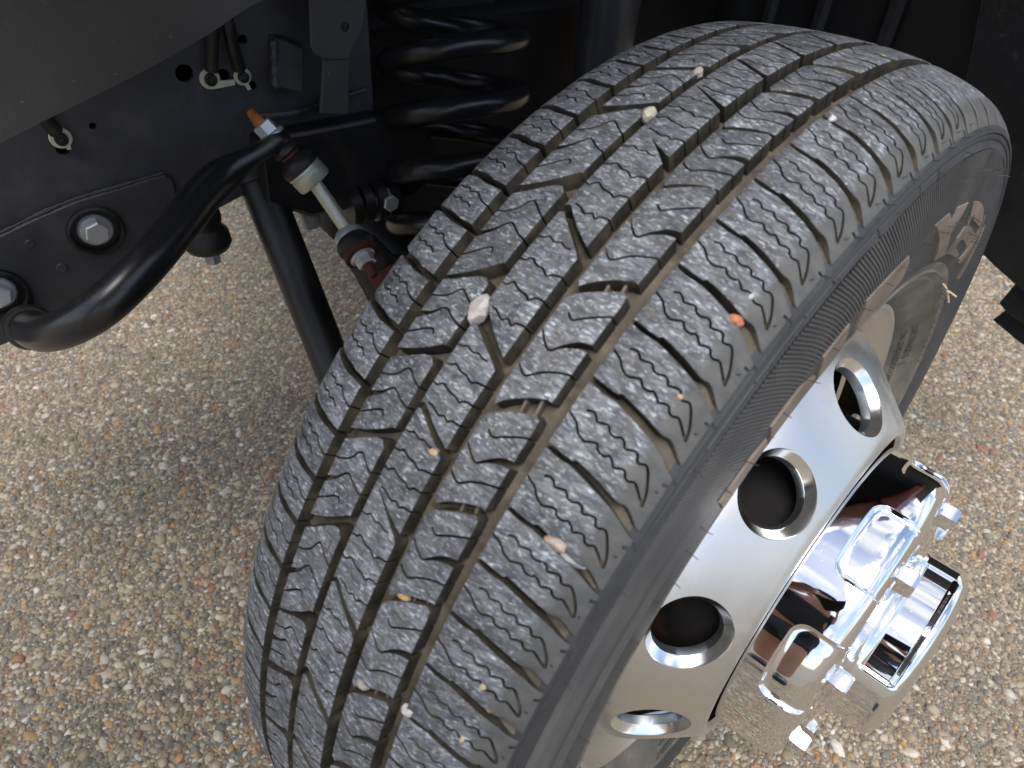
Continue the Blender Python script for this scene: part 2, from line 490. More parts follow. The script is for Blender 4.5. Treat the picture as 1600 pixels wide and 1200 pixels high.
# ------------------------------------------------------------------ ground
def ground():
    m, nt, b = new_mat('exposed aggregate')
    tc = N(nt, 'ShaderNodeTexCoord')
    vo = N(nt, 'ShaderNodeTexVoronoi', Scale=190.0)
    nt.links.new(tc.outputs['Object'], vo.inputs['Vector'])
    sx = N(nt, 'ShaderNodeSeparateColor')
    nt.links.new(vo.outputs['Color'], sx.inputs[0])
    r = ramp(nt, [0, .15, .3, .45, .6, .72, .84, .93, 1],
             [(.06, .055, .05), (.19, .165, .13), (.11, .105, .1), (.30, .26, .20), (.17, .13, .09), (.36, .33, .28), (.24, .15, .075), (.45, .42, .37), (.14, .075, .05)], 'CONSTANT')
    nt.links.new(sx.outputs[0], r.inputs['Fac'])
    rd = ramp(nt, [0.0, 0.75], [0.0, 1.0])
    ms = N(nt, 'ShaderNodeMath', operation='MULTIPLY')
    ms.inputs[1].default_value = 1.0
    nt.links.new(vo.outputs['Distance'], rd.inputs['Fac'])
    c = mixc(nt, rd.outputs['Color'], r.outputs['Color'], (0.20, 0.168, 0.122))
    nt.links.new(c, b.inputs['Base Color'])
    b.inputs['Roughness'].default_value = 0.8
    bp = N(nt, 'ShaderNodeBump', Strength=0.7, Distance=0.003)
    bp.invert = True
    nt.links.new(vo.outputs['Distance'], bp.inputs['Height'])
    nt.links.new(bp.outputs[0], b.inputs['Normal'])
    S = 120.0
    link('ground', mesh('ground', [(-S, -S, 0), (S, -S, 0), (S, S, 0), (-S, S, 0)], [(0, 1, 2, 3)], m, False), kind='structure',
         label='driveway of exposed pebble aggregate')

    # loose-looking pebbles set in the surface, uncountable
    mp, nt, b = new_mat('pebble')
    at = N(nt, 'ShaderNodeAttribute', attribute_type='INSTANCER', attribute_name='tone')
    r = ramp(nt, [0, .10, .2, .32, .44, .54, .64, .72, .80, .87, .93, .97],
             [(0.155, 0.135, 0.106), (0.330, 0.270, 0.178), (0.223, 0.197, 0.157), (0.417, 0.335, 0.221), (0.272, 0.209, 0.132), (0.456, 0.386, 0.281), (0.175, 0.151, 0.119),
              (0.407, 0.251, 0.111), (0.533, 0.474, 0.374), (0.359, 0.288, 0.200), (0.291, 0.149, 0.081), (0.660, 0.605, 0.501)], 'CONSTANT')
    nt.links.new(at.outputs['Fac'], r.inputs['Fac'])
    tc = N(nt, 'ShaderNodeTexCoord')
    n = N(nt, 'ShaderNodeTexNoise', Scale=1.2, Detail=4.0)
    nt.links.new(tc.outputs['Object'], n.inputs['Vector'])
    rr = ramp(nt, [0.3, 0.7], [0.72, 1.1])
    nt.links.new(n.outputs['Fac'], rr.inputs['Fac'])
    c = mixc(nt, 1.0, r.outputs['Color'], rr.outputs['Color'], 'MULTIPLY')
    at2 = N(nt, 'ShaderNodeAttribute', attribute_type='INSTANCER', attribute_name='dirt')
    c = mixc(nt, at2.outputs['Fac'], c, (0.19, 0.165, 0.13))
    nt.links.new(c, b.inputs['Base Color'])
    b.inputs['Roughness'].default_value = 0.62
    b.inputs['Specular IOR Level'].default_value = 0.4
    srcs = []
    for k in range(4):
        bm = bmesh.new()
        bmesh.ops.create_icosphere(bm, subdivisions=2, radius=1.0)
        ph = RNG.uniform(0, 6, 6)
        for v in bm.verts:
            d = v.co
            s = 1 + 0.16 * math.sin(2.1 * d.x + ph[0]) + 0.14 * math.sin(2.6 * d.y + ph[1]) + 0.1 * math.sin(3.3 * d.z + ph[2]) + 0.06 * math.sin(5 * d.x + 4 * d.y + ph[3])
            v.co = Vector((d.x * 1.2, d.y * (0.8 + 0.08 * k), d.z * 0.72)) * s
        me = bpy.data.meshes.new('pebble')
        bm.to_mesh(me)
        bm.free()
        me.materials.append(mp)
        me.polygons.foreach_set('use_smooth', np.full(len(me.polygons), True))
        srcs.append(bpy.data.objects.new('pebble', me))
    # jittered grid, thinner with distance
    def patch(x0, x1, y0, y1, pitch):
        gx, gy = np.meshgrid(np.arange(x0, x1, pitch), np.arange(y0, y1, pitch))
        p = np.stack([gx.ravel(), gy.ravel()], 1)
        return p + RNG.uniform(-.55, .55, p.shape) * pitch
    A = patch(-1.75, 1.3, -1.6, 1.6, 0.0044)
    B = patch(-2.6, 1.3, 1.6, 3.2, 0.0090)
    # keep what the picture can see, with a margin
    P = np.concatenate([A, B])
    pr = np.concatenate([np.full(len(A), .0027), np.full(len(B), .0056)])
    k = len(P)
    sc = pr * np.exp(RNG.normal(-0.10, 0.42, k))
    sc = np.clip(sc, 0.0014, 0.0088)
    z = -sc * RNG.uniform(0.05, 0.45, k)
    me = bpy.data.meshes.new('gravel')
    me.from_pydata(np.column_stack([P, z]).tolist(), [], [])
    X, Y = P[:, 0], P[:, 1]
    dirt = 0.10 + 0.10 * np.sin(3.1 * X + 1.3 * Y) * np.sin(2.3 * Y - 1.1 * X + 1) + 0.10 * np.sin(11 * X + 5 * Y + 2) * np.sin(9 * Y - 4 * X) + RNG.normal(0, .12, k)
    for nme, ty, arr in (('dirt', 'FLOAT', np.clip(dirt, 0, .7)), ('tone', 'FLOAT', RNG.random(k)), ('size', 'FLOAT', sc), ('pick', 'INT', RNG.integers(0, 4, k))):
        at = me.attributes.new(nme, ty, 'POINT')
        at.data.foreach_set('value', np.asarray(arr, dtype=np.int32 if ty == 'INT' else np.float32))
    at = me.attributes.new('turn', 'FLOAT_VECTOR', 'POINT')
    rot = np.column_stack([RNG.normal(0, .25, k), RNG.normal(0, .25, k), RNG.uniform(0, 6.28, k)]).astype(np.float32)
    at.data.foreach_set('vector', rot.ravel())
    o = link('gravel', me, kind='stuff', label='rounded tan, grey and cream pebbles set in the driveway')
    ng = bpy.data.node_groups.new('gravel', 'GeometryNodeTree')
    ng.interface.new_socket('Geometry', in_out='INPUT', socket_type='NodeSocketGeometry')
    ng.interface.new_socket('Geometry', in_out='OUTPUT', socket_type='NodeSocketGeometry')
    gi, go = ng.nodes.new('NodeGroupInput'), ng.nodes.new('NodeGroupOutput')
    iop = ng.nodes.new('GeometryNodeInstanceOnPoints')
    g2i = ng.nodes.new('GeometryNodeGeometryToInstance')
    for s in srcs[::-1]:
        oi = ng.nodes.new('GeometryNodeObjectInfo')
        oi.inputs['Object'].default_value = s
        ng.links.new(oi.outputs['Geometry'], g2i.inputs[0])
    def na(nm, ty):
        q = ng.nodes.new('GeometryNodeInputNamedAttribute')
        q.data_type = ty
        q.inputs['Name'].default_value = nm
        return q.outputs['Attribute']
    ng.links.new(gi.outputs[0], iop.inputs['Points'])
    ng.links.new(g2i.outputs[0], iop.inputs['Instance'])
    iop.inputs['Pick Instance'].default_value = True
    ng.links.new(na('pick', 'INT'), iop.inputs['Instance Index'])
    ng.links.new(na('turn', 'FLOAT_VECTOR'), iop.inputs['Rotation'])
    ng.links.new(na('size', 'FLOAT'), iop.inputs['Scale'])
    ng.links.new(iop.outputs[0], go.inputs[0])
    md = o.modifiers.new('gravel', 'NODES')
    md.node_group = ng
ground()

# ------------------------------------------------------------------ truck underside: frame coordinates
S10 = R(10)
OUT = Vector((math.cos(S10), -math.sin(S10), 0))
REAR = Vector((math.sin(S10), math.cos(S10), 0))
UPV = Vector((0, 0, 1))
FP0 = Vector((-0.5481, -0.2690, 0.0))
def fp(a, z, off=0.0): return FP0 + REAR * a + UPV * z + OUT * off

def body():
    t = empty('wheel_arch', (-0.3, 0.1, 1.0), label='black wheel arch liner and inner panels of the truck above the tyre', cat='wheel arch')
    def part(acc, name, m, **k):
        o = acc.obj(name, m, None, **k)
        o.parent = t
        o.matrix_parent_inverse = t.matrix_world.inverted()
        return o
    t.location = (-0.3, 0.1, 1.0)
    bpy.context.view_layer.update()
    # lower edge of the plastic liner, top left of the picture
    a, b = Vector((-0.404, -0.232, 0.737)), (Vector((-0.37, -0.157, 0.779)) - Vector((-0.458, -0.335, 0.687))).normalized()
    acc = Acc()
    lo = [Vector(p) for p in ((-0.560, -0.540, 0.585), (-0.470, -0.362, 0.674), (-0.458, -0.335, 0.687), (-0.404, -0.232, 0.737), (-0.381, -0.188, 0.761), (-0.368, -0.160, 0.778), (-0.345, -0.110, 0.800), (-0.31, -0.03, 0.835))]
    lo = spline(lo, 5)
    rows = []
    for p in lo:
        up = Vector((-0.02, -0.06, 0.10))
        rows.append([p + Vector((-0.035, 0.02, 0.012)), p + Vector((-0.006, 0.004, 0.0)), p, p + up * 0.06, p + up * 0.5, p + up * 1.1 + OUT * 0.02, p + up * 2.2 + OUT * 0.06])
    v = [q for r in rows for q in r]
    k = 7
    f = [(i * k + j, i * k + j + 1, (i + 1) * k + j + 1, (i + 1) * k + j) for i in range(len(rows) - 1) for j in range(k - 1)]
    acc.add(v, f)
    lip = part(acc, 'liner_lip', M_PLAST)
    sm = lip.modifiers.new('thick', 'SOLIDIFY')
    sm.thickness = 0.004
    # inner panel beside and behind the spring
    pl = plate([(0.10, 0.54), (0.55, 0.54), (1.05, 0.46), (1.05, 1.15), (0.10, 1.15)], [], lambda x, z, o: fp(x, z, o - 0.20), 0.01)
    part(pl, 'inner_panel', M_DULL)
    pl = plate([(0.62, 0.60), (0.98, 0.63), (0.98, 0.86), (0.72, 0.86), (0.62, 0.74)], [], lambda x, z, o: fp(x, z, o - 0.17), 0.028, 0.006)
    part(pl, 'pressed_panel', M_LINER)
    pl = plate([(0.46, 0.62), (0.60, 0.62), (0.60, 0.9), (0.46, 0.9)], [], lambda x, z, o: fp(x, z, o - 0.16), 0.038, 0.006)
    part(pl, 'pressed_panel', M_LINER)
    # rear wall of the arch, curling up and over the wheel
    acc = Acc()
    prof = [(0.655, 0.56), (0.664, 0.60), (0.672, 0.66), (0.672, 0.78), (0.65, 0.90), (0.58, 1.02), (0.46, 1.11), (0.28, 1.17), (0.05, 1.19), (-0.18, 1.17), (-0.36, 1.11), (-0.50, 1.01)]
    prof = [tuple(p) for p in spline([(0, a, b) for a, b in prof], 4)]
    lat = np.linspace(-0.62, 0.10, 13)
    v = [Vector((0, 0, 0)) + REAR * p[1] + UPV * p[2] + OUT * float(l) for p in prof for l in lat]
    f = [(i * 13 + j, i * 13 + j + 1, (i + 1) * 13 + j + 1, (i + 1) * 13 + j) for i in range(len(prof) - 1) for j in range(12)]
    acc.add(v, f)
    arch = part(acc, 'arch_liner', M_LINER)
    arch.modifiers.new('thick', 'SOLIDIFY').thickness = 0.005
    # vertical ribs moulded in the liner's rear wall
    acc = Acc()
    for l in (-0.50, -0.41, -0.30):
        pth = [REAR * (q[1] - 0.004) + UPV * q[2] + OUT * l for q in prof[:22]]
        acc.add(*tube(pth, 0.016, 10))
    part(acc, 'moulded_rib', M_LINER)
    # dark outer skin of the fender with its rolled lip, above the frame of the picture
    acc = Acc()
    ring, top = [], []
    for i in range(25):
        a = R(172 - 164 * i / 24)
        ring.append((0.63 * math.cos(a), 0.40 + 0.78 * math.sin(a)))
    rows = []
    for (y, z) in ring:
        c = Vector((0, 0, 0))
        rows.append([c + REAR * (y * .97) + UPV * (z * .97 + .012) + OUT * 0.08, c + REAR * y + UPV * z + OUT * 0.105, c + REAR * (y * 1.06) + UPV * (z * 1.06) + OUT * 0.12, c + REAR * (y * 1.3) + UPV * max(z * 1.0, 1.0 + (z - .4) * .45) + OUT * 0.11, c + REAR * (y * 1.45) + UPV * (1.42) + OUT * 0.07])
    v = [q for r in rows for q in r]
    k = 5
    f = [(i * k + j, i * k + j + 1, (i + 1) * k + j + 1, (i + 1) * k + j) for i in range(len(rows) - 1) for j in range(k - 1)]
    acc.add(v, f)
    pl = plate([(0.1, 0.72), (2.2, 0.72), (2.2, 1.2), (0.1, 1.2)], [], lambda x, z, o: fp(x, z, o - 0.30), 0.9, 0.02)
    part(pl, 'underbody_shade_slab', M_LINER)  # unseen plain slab for the truck's underside, added to shade the ground
    paint = simple('dark red body paint', (0.10, 0.012, 0.014), 0.18, spec=0.7)
    sk = part(acc, 'fender_skin', paint)
    sk.modifiers.new('thick', 'SOLIDIFY').thickness = 0.003
body()

def frame_rail():
    t = empty('frame_rail', fp(0, 0.42), label='black steel frame rail with round holes, weld seam and two zinc bolts', cat='frame rail')
    bpy.context.view_layer.update()
    inv = Matrix.Translation(t.location).inverted()
    def part(acc, name, m, par=t, **k):
        o = acc.obj(name, m, par, **k)
        o.matrix_parent_inverse = inv if par is t else Matrix.Identity(4)
        return o
    poly = [(-0.30, 0.38), (-0.195, 0.4186), (-0.1174, 0.4515), (-0.0808, 0.4578), (0.0165, 0.4967), (0.0914, 0.5336), (0.1656, 0.556), (0.2142, 0.5254), (0.318, 0.522), (0.318, 0.90), (-0.30, 0.90)]
    holes = [circle2((0.1185, 0.6860), 0.0085), circle2((0.0269, 0.6505), 0.0033, 14), circle2((0.1545, 0.6795), 0.0065, 16), circle2((0.1815, 0.6665), 0.0045, 14), circle2((0.1800, 0.7105), 0.0045, 14), circle2((-0.0035, 0.6345), 0.006, 14)]
    part(plate(poly, holes, fp, 0.006, 0.003), 'outer_web', M_FRAME)
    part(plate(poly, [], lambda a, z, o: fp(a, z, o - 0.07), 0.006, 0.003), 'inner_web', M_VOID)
    # closing strip under the box
    acc = Acc()
    low = [p for p in poly[:9]]
    v = [fp(a, z, o) for a, z in low for o in (-0.003, -0.073)]
    acc.add(v, [(2 * i, 2 * i + 1, 2 * i + 3, 2 * i + 2) for i in range(len(low) - 1)])
    st = part(acc, 'lower_flange', M_FRAME, smooth=False)
    st.modifiers.new('thick', 'SOLIDIFY').thickness = 0.004
    # reinforcing plate below the weld
    top = [(-0.30, 0.512), (-0.1439, 0.5509), (-0.0776, 0.568), (-0.0424, 0.5782), (-0.0069, 0.5862), (0.0282, 0.5900), (0.0765, 0.5950), (0.0833, 0.5880), (0.0834, 0.5703)]
    bolts = [(0.0, 0.552), (-0.0997, 0.5105)]
    pl = top + [(0.0705, 0.5240), (0.0165, 0.4990), (-0.0807, 0.4602), (-0.1171, 0.4539), (-0.1943, 0.4212), (-0.30, 0.383)]
    part(plate(pl, [circle2(b, 0.0225, 32) for b in bolts], lambda a, z, o: fp(a, z, o + 0.006), 0.0055, 0.002), 'reinforcing_plate', M_FRAME)
    acc = Acc()
    pth = spline([fp(a, z + 0.001, 0.0035) for a, z in top[:7]], 14)
    rad = [0.0015 + 0.0003 * math.sin(i * 1.7) + 0.0005 * math.sin(i * 0.37 + 1) * math.sin(i * .11) + 0.0003 * random.random() for i in range(len(pth))]
    acc.add(*tube(pth, rad, 8))
    part(acc, 'weld_bead', M_FRAME)
    for i, b in enumerate(bolts):
        c = fp(b[0], b[1], 0.0015)
        acc = Acc()
        acc.add(*lathe([(0.003, 0.0265), (0.0085, 0.0262), (0.0095, 0.024), (0.0075, 0.0225), (0.001, 0.021), (0.0008, 0.010)], 40, axis=tuple(OUT), org=c))
        cup = part(acc, 'bolt_recess', M_SATIN)
        acc = Acc()
        ax, u, w = basis(OUT)
        hexbolt(acc, c + OUT * 0.0005, OUT, 0.021, 0.0085, 0.0165, 0.004)
        o = acc.obj('flange_bolt', M_ZINC, cup, smooth=False)
    # little pressed marks
    for (a, z, r) in ((-0.058, 0.5535, 0.0045), (-0.040, 0.5215, 0.0055)):
        acc = Acc()
        acc.add(*lathe([(0.0, r), (0.0012, r * .8), (0.0012, 0.0)], 18, axis=tuple(OUT), org=fp(a, z, 0.006)))
        part(acc, 'pressed_mark', M_FRAME)
    # hanging brackets in front of the spring tower
    h = [circle2((0.2618, 0.7275), 0.0048, 18)]
    part(plate([(0.2328, 0.80), (0.300, 0.80), (0.291, 0.7655), (0.283, 0.7267), (0.2629, 0.6967), (0.238, 0.6995), (0.2285, 0.706), (0.2256, 0.7138)], h, lambda a, z, o: fp(a, z, o + 0.06), 0.005, 0.002), 'bracket_plate', M_PLAST)
    part(plate([(0.2402, 0.702), (0.2681, 0.6976), (0.2608, 0.6406), (0.2297, 0.6467)], [], lambda a, z, o: fp(a, z, o + 0.053), 0.005, 0.0015), 'bracket_tab', M_PLAST)
    acc = plate([(0.2059, 0.7134), (0.2181, 0.711), (0.2335, 0.7016), (0.2276, 0.6583), (0.2043, 0.6648), (0.1968, 0.669)], [], lambda a, z, o: fp(a, z, o + 0.022), 0.022, 0.003)
    acc.add(*tube(spline([fp(0.203, 0.712, 0.022), fp(0.1995, 0.69, 0.024), fp(0.198, 0.668, 0.022)], 6), [0.003 + 0.0012 * math.sin(i * 1.9) for i in range(13)], 8))
    part(acc, 'welded_block', M_FRAME)
    acc = Acc()
    acc.add(*tube(spline([fp(0.175, 0.640, 0.012), fp(0.215, 0.6395, 0.018), fp(0.25, 0.641, 0.010), fp(0.305, 0.6465, 0.004)], 8), 0.0030, 8))
    acc.add(*tube(spline([fp(0.180, 0.6205, 0.029), fp(0.225, 0.6200, 0.030), fp(0.270, 0.6205, 0.030), fp(0.302, 0.6210, 0.029)], 8), 0.003, 8))
    part(acc, 'weld_ridge', M_FRAME)
    # spring seat, a deep dark box behind the link
    part(plate([(0.17, 0.62), (0.31, 0.622), (0.37, 0.60), (0.40, 0.545), (0.35, 0.517), (0.215, 0.522), (0.165, 0.552)], [], lambda a, z, o: fp(a, z, o + 0.030), 0.045, 0.006), 'spring_tower', M_SATIN)
    part(plate([(0.30, 0.40), (0.42, 0.34), (1.05, 0.34), (1.05, 0.68), (0.30, 0.68)], [], lambda a, z, o: fp(a, z, o - 0.12), 0.06, 0.006), 'rear_web', M_DULL)
frame_rail()

def ground_cable(name, label, c, path, ring_r, tail, m_hole=0.0):
    """ring terminal bolted to the rail with its sleeve of cable going up behind the liner"""
    p = fp(c[0], c[1], 0.0)
    t = empty(name, p, label=label, cat='cable', group='ring terminals bolted to the frame rail')
    inv = Matrix.Translation(p).inverted()
    def part(acc, nm, m, smooth=True):
        o = acc.obj(nm, m, t, smooth=smooth)
        o.matrix_parent_inverse = inv
    acc = Acc()
    acc.add(*lathe([(0.001, ring_r * .55), (0.001, ring_r), (0.0028, ring_r), (0.0034, ring_r * .93), (0.0034, ring_r * .55)], 30, axis=tuple(OUT), org=p))
    ta = plate(tail, [], lambda a, z, o: fp(a, z, o + 0.0036), 0.002, 0.0004)
    acc.add(ta.v, ta.f)
    part(acc, 'ring_terminal', M_CREAM)
    acc = Acc()
    acc.add(*lathe([(0.0, ring_r * .62), (0.0075, ring_r * .60), (0.0085, ring_r * .52), (0.0086, ring_r * .3), (0.010, ring_r * .26), (0.0105, 0)], 24, axis=tuple(OUT), org=p))
    part(acc, 'stud_bolt', M_BOOT)
    acc = Acc()
    q = spline([fp(*x) for x in path], 8)
    acc.add(*tube(q, [0.0062 if i < len(q) * .6 else 0.0055 for i in range(len(q))], 12))
    part(acc, 'cable_sleeve', M_BOOT)

ground_cable('ground_cable', 'cable with cream ring terminal and silver side tab, beside the big frame hole', (0.1404, 0.6788),
             [(0.1425, 0.687, 0.006), (0.146, 0.706, 0.009), (0.152, 0.738, 0.010), (0.158, 0.79, 0.006)], 0.0098,
             [(0.1425, 0.6745), (0.1425, 0.6690), (0.1635, 0.6700), (0.1635, 0.6755), (0.150, 0.676)])
ground_cable('ground_cable', 'cable with small cream ring terminal and short tail, nearest the welded block', (0.1725, 0.6771),
             [(0.1700, 0.685, 0.006), (0.1665, 0.705, 0.010), (0.1650, 0.738, 0.012), (0.1680, 0.79, 0.006)], 0.0088,
             [(0.1725, 0.670), (0.1765, 0.672), (0.1790, 0.6640), (0.1752, 0.6630)])
ground_cable('ground_cable', 'lone cable end with round cream ring terminal below the liner edge, above the bolts', (-0.0023, 0.6450),
             [(-0.0045, 0.652, 0.006), (-0.010, 0.668, 0.009), (-0.020, 0.695, 0.008), (-0.030, 0.73, 0.004)], 0.0095,
             [(-0.001, 0.638), (0.0035, 0.638), (0.003, 0.6335), (-0.0005, 0.6335)])

def sway_bar():
    t = empty('sway_bar', (-0.367, -0.253, 0.5), label='thick black sway bar crossing in front of the frame rail', cat='sway bar')
    inv = Matrix.Translation(t.location).inverted()
    ax = (Vector((-0.3863, -0.1285, 0.6365)) - Vector((-0.4069, -0.1457, 0.6687))).normalized()
    pts = [(-0.4062, -0.1214, 0.6588), (-0.4061, -0.1382, 0.6514), (-0.4094, -0.1595, 0.6424), (-0.4080, -0.1844, 0.6358), (-0.3963, -0.2156, 0.6280), (-0.3752, -0.2541, 0.6155), (-0.3560, -0.2952, 0.6018), (-0.3539, -0.3300, 0.5843), (-0.3742, -0.3525, 0.5645), (-0.4110, -0.3656, 0.5428), (-0.4617, -0.3676, 0.5187), (-0.5186, -0.3609, 0.4919), (-0.5733, -0.3536, 0.4639)]
    P = spline(pts, 9)
    n = 28
    L = [0.0]
    for i in range(1, len(P)): L.append(L[-1] + (P[i] - P[i - 1]).length)
    v, f = [], []
    u0 = None
    for i, p in enumerate(P):
        tg = (P[min(i + 1, len(P) - 1)] - P[max(i - 1, 0)]).normalized()
        if i < 30 or u0 is None: u = (ax - tg * ax.dot(tg)).normalized()
        else: u = (u0 - tg * u0.dot(tg)).normalized()
        u0 = u
        w = tg.cross(u)
        k = float(np.interp(L[i], [0.030, 0.085], [0, 1]))
        k = k * k * (3 - 2 * k)
        thin = 0.0085 + (0.0162 - 0.0085) * k
        wide = 0.0205 + (0.0162 - 0.0205) * k
        e = math.sqrt(max(0.03, 1 - max(0, 1 - L[i] / 0.0205) ** 2))
        pw = 0.55 + 0.45 * k
        for q in range(n):
            c, sn = math.cos(2 * math.pi * q / n), math.sin(2 * math.pi * q / n)
            v.append(p + u * (math.copysign(abs(c) ** pw, c) * thin * min(1, e * 1.3)) + w * (math.copysign(abs(sn) ** pw, sn) * wide * e))
    for i in range(len(P) - 1):
        for q in range(n):
            f.append((i * n + q, i * n + (q + 1) % n, (i + 1) * n + (q + 1) % n, (i + 1) * n + q))
    f.append(tuple(range(n))[::-1])
    f.append(tuple(range((len(P) - 1) * n, len(P) * n)))
    acc = Acc()
    acc.add(v, f)
    o = acc.obj('bar', M_GLOSS, t, sharp=70)
    o.matrix_parent_inverse = inv
    # rubber and bracket where it is clamped below the rail
    acc = Acc()
    acc.add(*lathe([(-0.004, 0.0165), (-0.004, 0.0205), (0.004, 0.0215), (0.012, 0.0205), (0.014, 0.0195), (0.014, 0.0165)], 32, axis=tuple(P[-13] - P[-10]), org=tuple(P[-13])))
    o = acc.obj('frame_bush', M_BOOT, t)
    o.matrix_parent_inverse = inv
sway_bar()

def sway_link():
    top, bot = Vector((-0.3835, -0.1259, 0.6300)), Vector((-0.3440, -0.1030, 0.5690))
    ax = (Vector((-0.3863, -0.1285, 0.6365)) - Vector((-0.4069, -0.1457, 0.6687))).normalized()
    t = empty('sway_bar_link', tuple(bot), label='silver sway bar end link with black boots and a rusty orange stud tip', cat='end link')
    inv = Matrix.Translation(bot).inverted()
    def part(acc, nm, m, sm=True):
        o = acc.obj(nm, m, t, smooth=sm)
        o.matrix_parent_inverse = inv
        return o
    A = tuple(ax)
    o0 = Vector((-0.4172, -0.1499, 0.6810))
    acc = Acc()
    v, f = lathe([(0.0, 0.0008), (0.001, 0.003), (0.006, 0.0048), (0.014, 0.0062), (0.020, 0.0068), (0.060, 0.006)], 18, axis=A, org=o0)
    acc.add(v, f)
    part(acc, 'stud_tip', M_RUST)
    acc = Acc()
    hexbolt(acc, o0 + ax * 0.0300, -ax, 0.0170, 0.0115, 0.0128, 0.004)
    part(acc, 'flange_nut', M_ZINC, False)
    acc = Acc()
    acc.add(*lathe([(0.040, 0.0105), (0.043, 0.0125), (0.047, 0.0125), (0.049, 0.0100)], 24, axis=A, org=o0))
    part(acc, 'washer', M_SATIN)
    acc = Acc()
    acc.add(*lathe([(0.0485, 0.0098), (0.051, 0.0104), (0.0525, 0.0088)], 24, axis=A, org=o0))
    part(acc, 'rusty_collar', M_RUSTD)
    acc = Acc()
    acc.add(*lathe([(0.0520, 0.010), (0.0545, 0.015), (0.059, 0.0182), (0.063, 0.0188), (0.0665, 0.0182), (0.067, 0.015)], 30, axis=A, org=o0))
    part(acc, 'upper_boot', M_BOOT)
    c = top
    acc = Acc()
    q0 = o0 + ax * 0.0660
    acc.add(*lathe([(0.0, 0.0165), (0.001, 0.0178), (0.003, 0.0180), (0.0036, 0.0168), (0.0045, 0.0168), (0.005, 0.0176), (0.0150, 0.0176), (0.0170, 0.0164), (0.0170, 0.0)], 34, axis=A, org=q0))
    part(acc, 'ball_socket', M_ZINCY)
    r0 = q0 + ax * 0.012
    acc = Acc()
    acc.add(*tube([r0, r0 + (bot - r0) * .5, bot + (bot - r0).normalized() * 0.004], 0.0068, 18))
    part(acc, 'link_rod', M_ZINCY)
    # lower joint turned towards the viewer
    la = (Vector((-0.3072, -0.1094, 0.5508)) - Vector((-0.3400, -0.1047, 0.5658))).normalized()
    lc = Vector((-0.3395, -0.1050, 0.5655))
    acc = Acc()
    acc.add(*lathe([(-0.013, 0.0), (-0.013, 0.0125), (-0.010, 0.0150), (-0.004, 0.0155), (-0.001, 0.0150)], 30, axis=tuple(la), org=lc))
    part(acc, 'lower_socket', M_ZINC)
    acc = Acc()
    acc.add(*lathe([(-0.002, 0.0165), (0.002, 0.0185), (0.007, 0.0180), (0.010, 0.0150), (0.0125, 0.0135)], 30, axis=tuple(la), org=lc))
    part(acc, 'lower_boot', M_BOOT)
    acc = Acc()
    acc.add(*lathe([(0.0115, 0.0165), (0.015, 0.0175), (0.0185, 0.0168), (0.019, 0.0)], 30, axis=tuple(la), org=lc))
    part(acc, 'rusty_washer', M_RUSTD)
    acc = Acc()
    hexbolt(acc, lc + la * 0.018, la, 0.0165, 0.009, 0.0128, 0.003)
    part(acc, 'flange_nut', M_ZINC, False)
    acc = Acc()
    acc.add(*lathe([(0.027, 0.0056), (0.040, 0.0052), (0.043, 0.0035), (0.043, 0.0)], 18, axis=tuple(la), org=lc))
    part(acc, 'threaded_end', M_RUSTD)
    # rusty arm of the axle bracket the joint is bolted to
sway_link()

def coil_spring():
    base = Vector((-0.4005, 0.092, 0.44))
    t = Vector((0.0, 0.0, 1.0))
    o = empty('coil_spring', tuple(base), label='black coil spring standing behind the sway bar end link', cat='coil spring')
    ax = Vector((-0.075, 0.055, 0.30)).normalized()
    ax, u, w = basis(ax)
    pth = []
    n = 330
    turns = 5.7
    for i in range(n + 1):
        s = i / n
        a = 2 * math.pi * turns * s + SPR_PH
        pth.append(base + ax * (0.02 + SPR_H * s) + (u * math.cos(a) + w * math.sin(a)) * SPR_R)
    acc = Acc()
    acc.add(*tube(pth, SPR_W, 18))
    c = acc.obj('coil', M_GLOSS, o)
    c.matrix_parent_inverse = Matrix.Translation(base).inverted()
    acc = Acc()
    acc.add(*lathe([(-0.03, 0.02), (-0.03, 0.088), (-0.022, 0.095), (0.004, 0.095), (0.008, 0.09), (0.008, 0.05), (0.05, 0.04), (0.07, 0.03), (0.07, 0)], 48, axis=tuple(ax), org=base))
    c = acc.obj('spring_seat', M_SATIN, o)
    c.matrix_parent_inverse = Matrix.Translation(base).inverted()
SPR_PH, SPR_H, SPR_R, SPR_W = 3.7, 0.345, 0.0765, 0.0134
coil_spring()

def shock():
    b = Vector((-0.455, 0.415, 0.50))
    o = empty('shock_absorber', tuple(b), label='black upright shock absorber tube in the shade behind the spring', cat='shock absorber')
    acc = Acc()
    ax = (0.05, -0.04, 1.0)
    a, u, w = basis(ax)
    acc.add(*lathe([(-0.05, 0.0), (-0.05, 0.035), (-0.04, 0.04), (0.42, 0.04), (0.43, 0.034), (0.43, 0)], 40, axis=tuple(a), org=b))
    c = acc.obj('tube', simple('blue grey damper paint', (0.045, 0.047, 0.055), 0.32, noise=0.2, nscale=20), o)
    c.matrix_parent_inverse = Matrix.Translation(b).inverted()
    acc = Acc()
    acc.add(*lathe([(-0.09, 0.0), (-0.09, 0.02), (-0.05, 0.02)], 24, axis=tuple(a), org=b))
    c = acc.obj('lower_mount', M_SATIN, o)
    c.matrix_parent_inverse = Matrix.Translation(b).inverted()
shock()

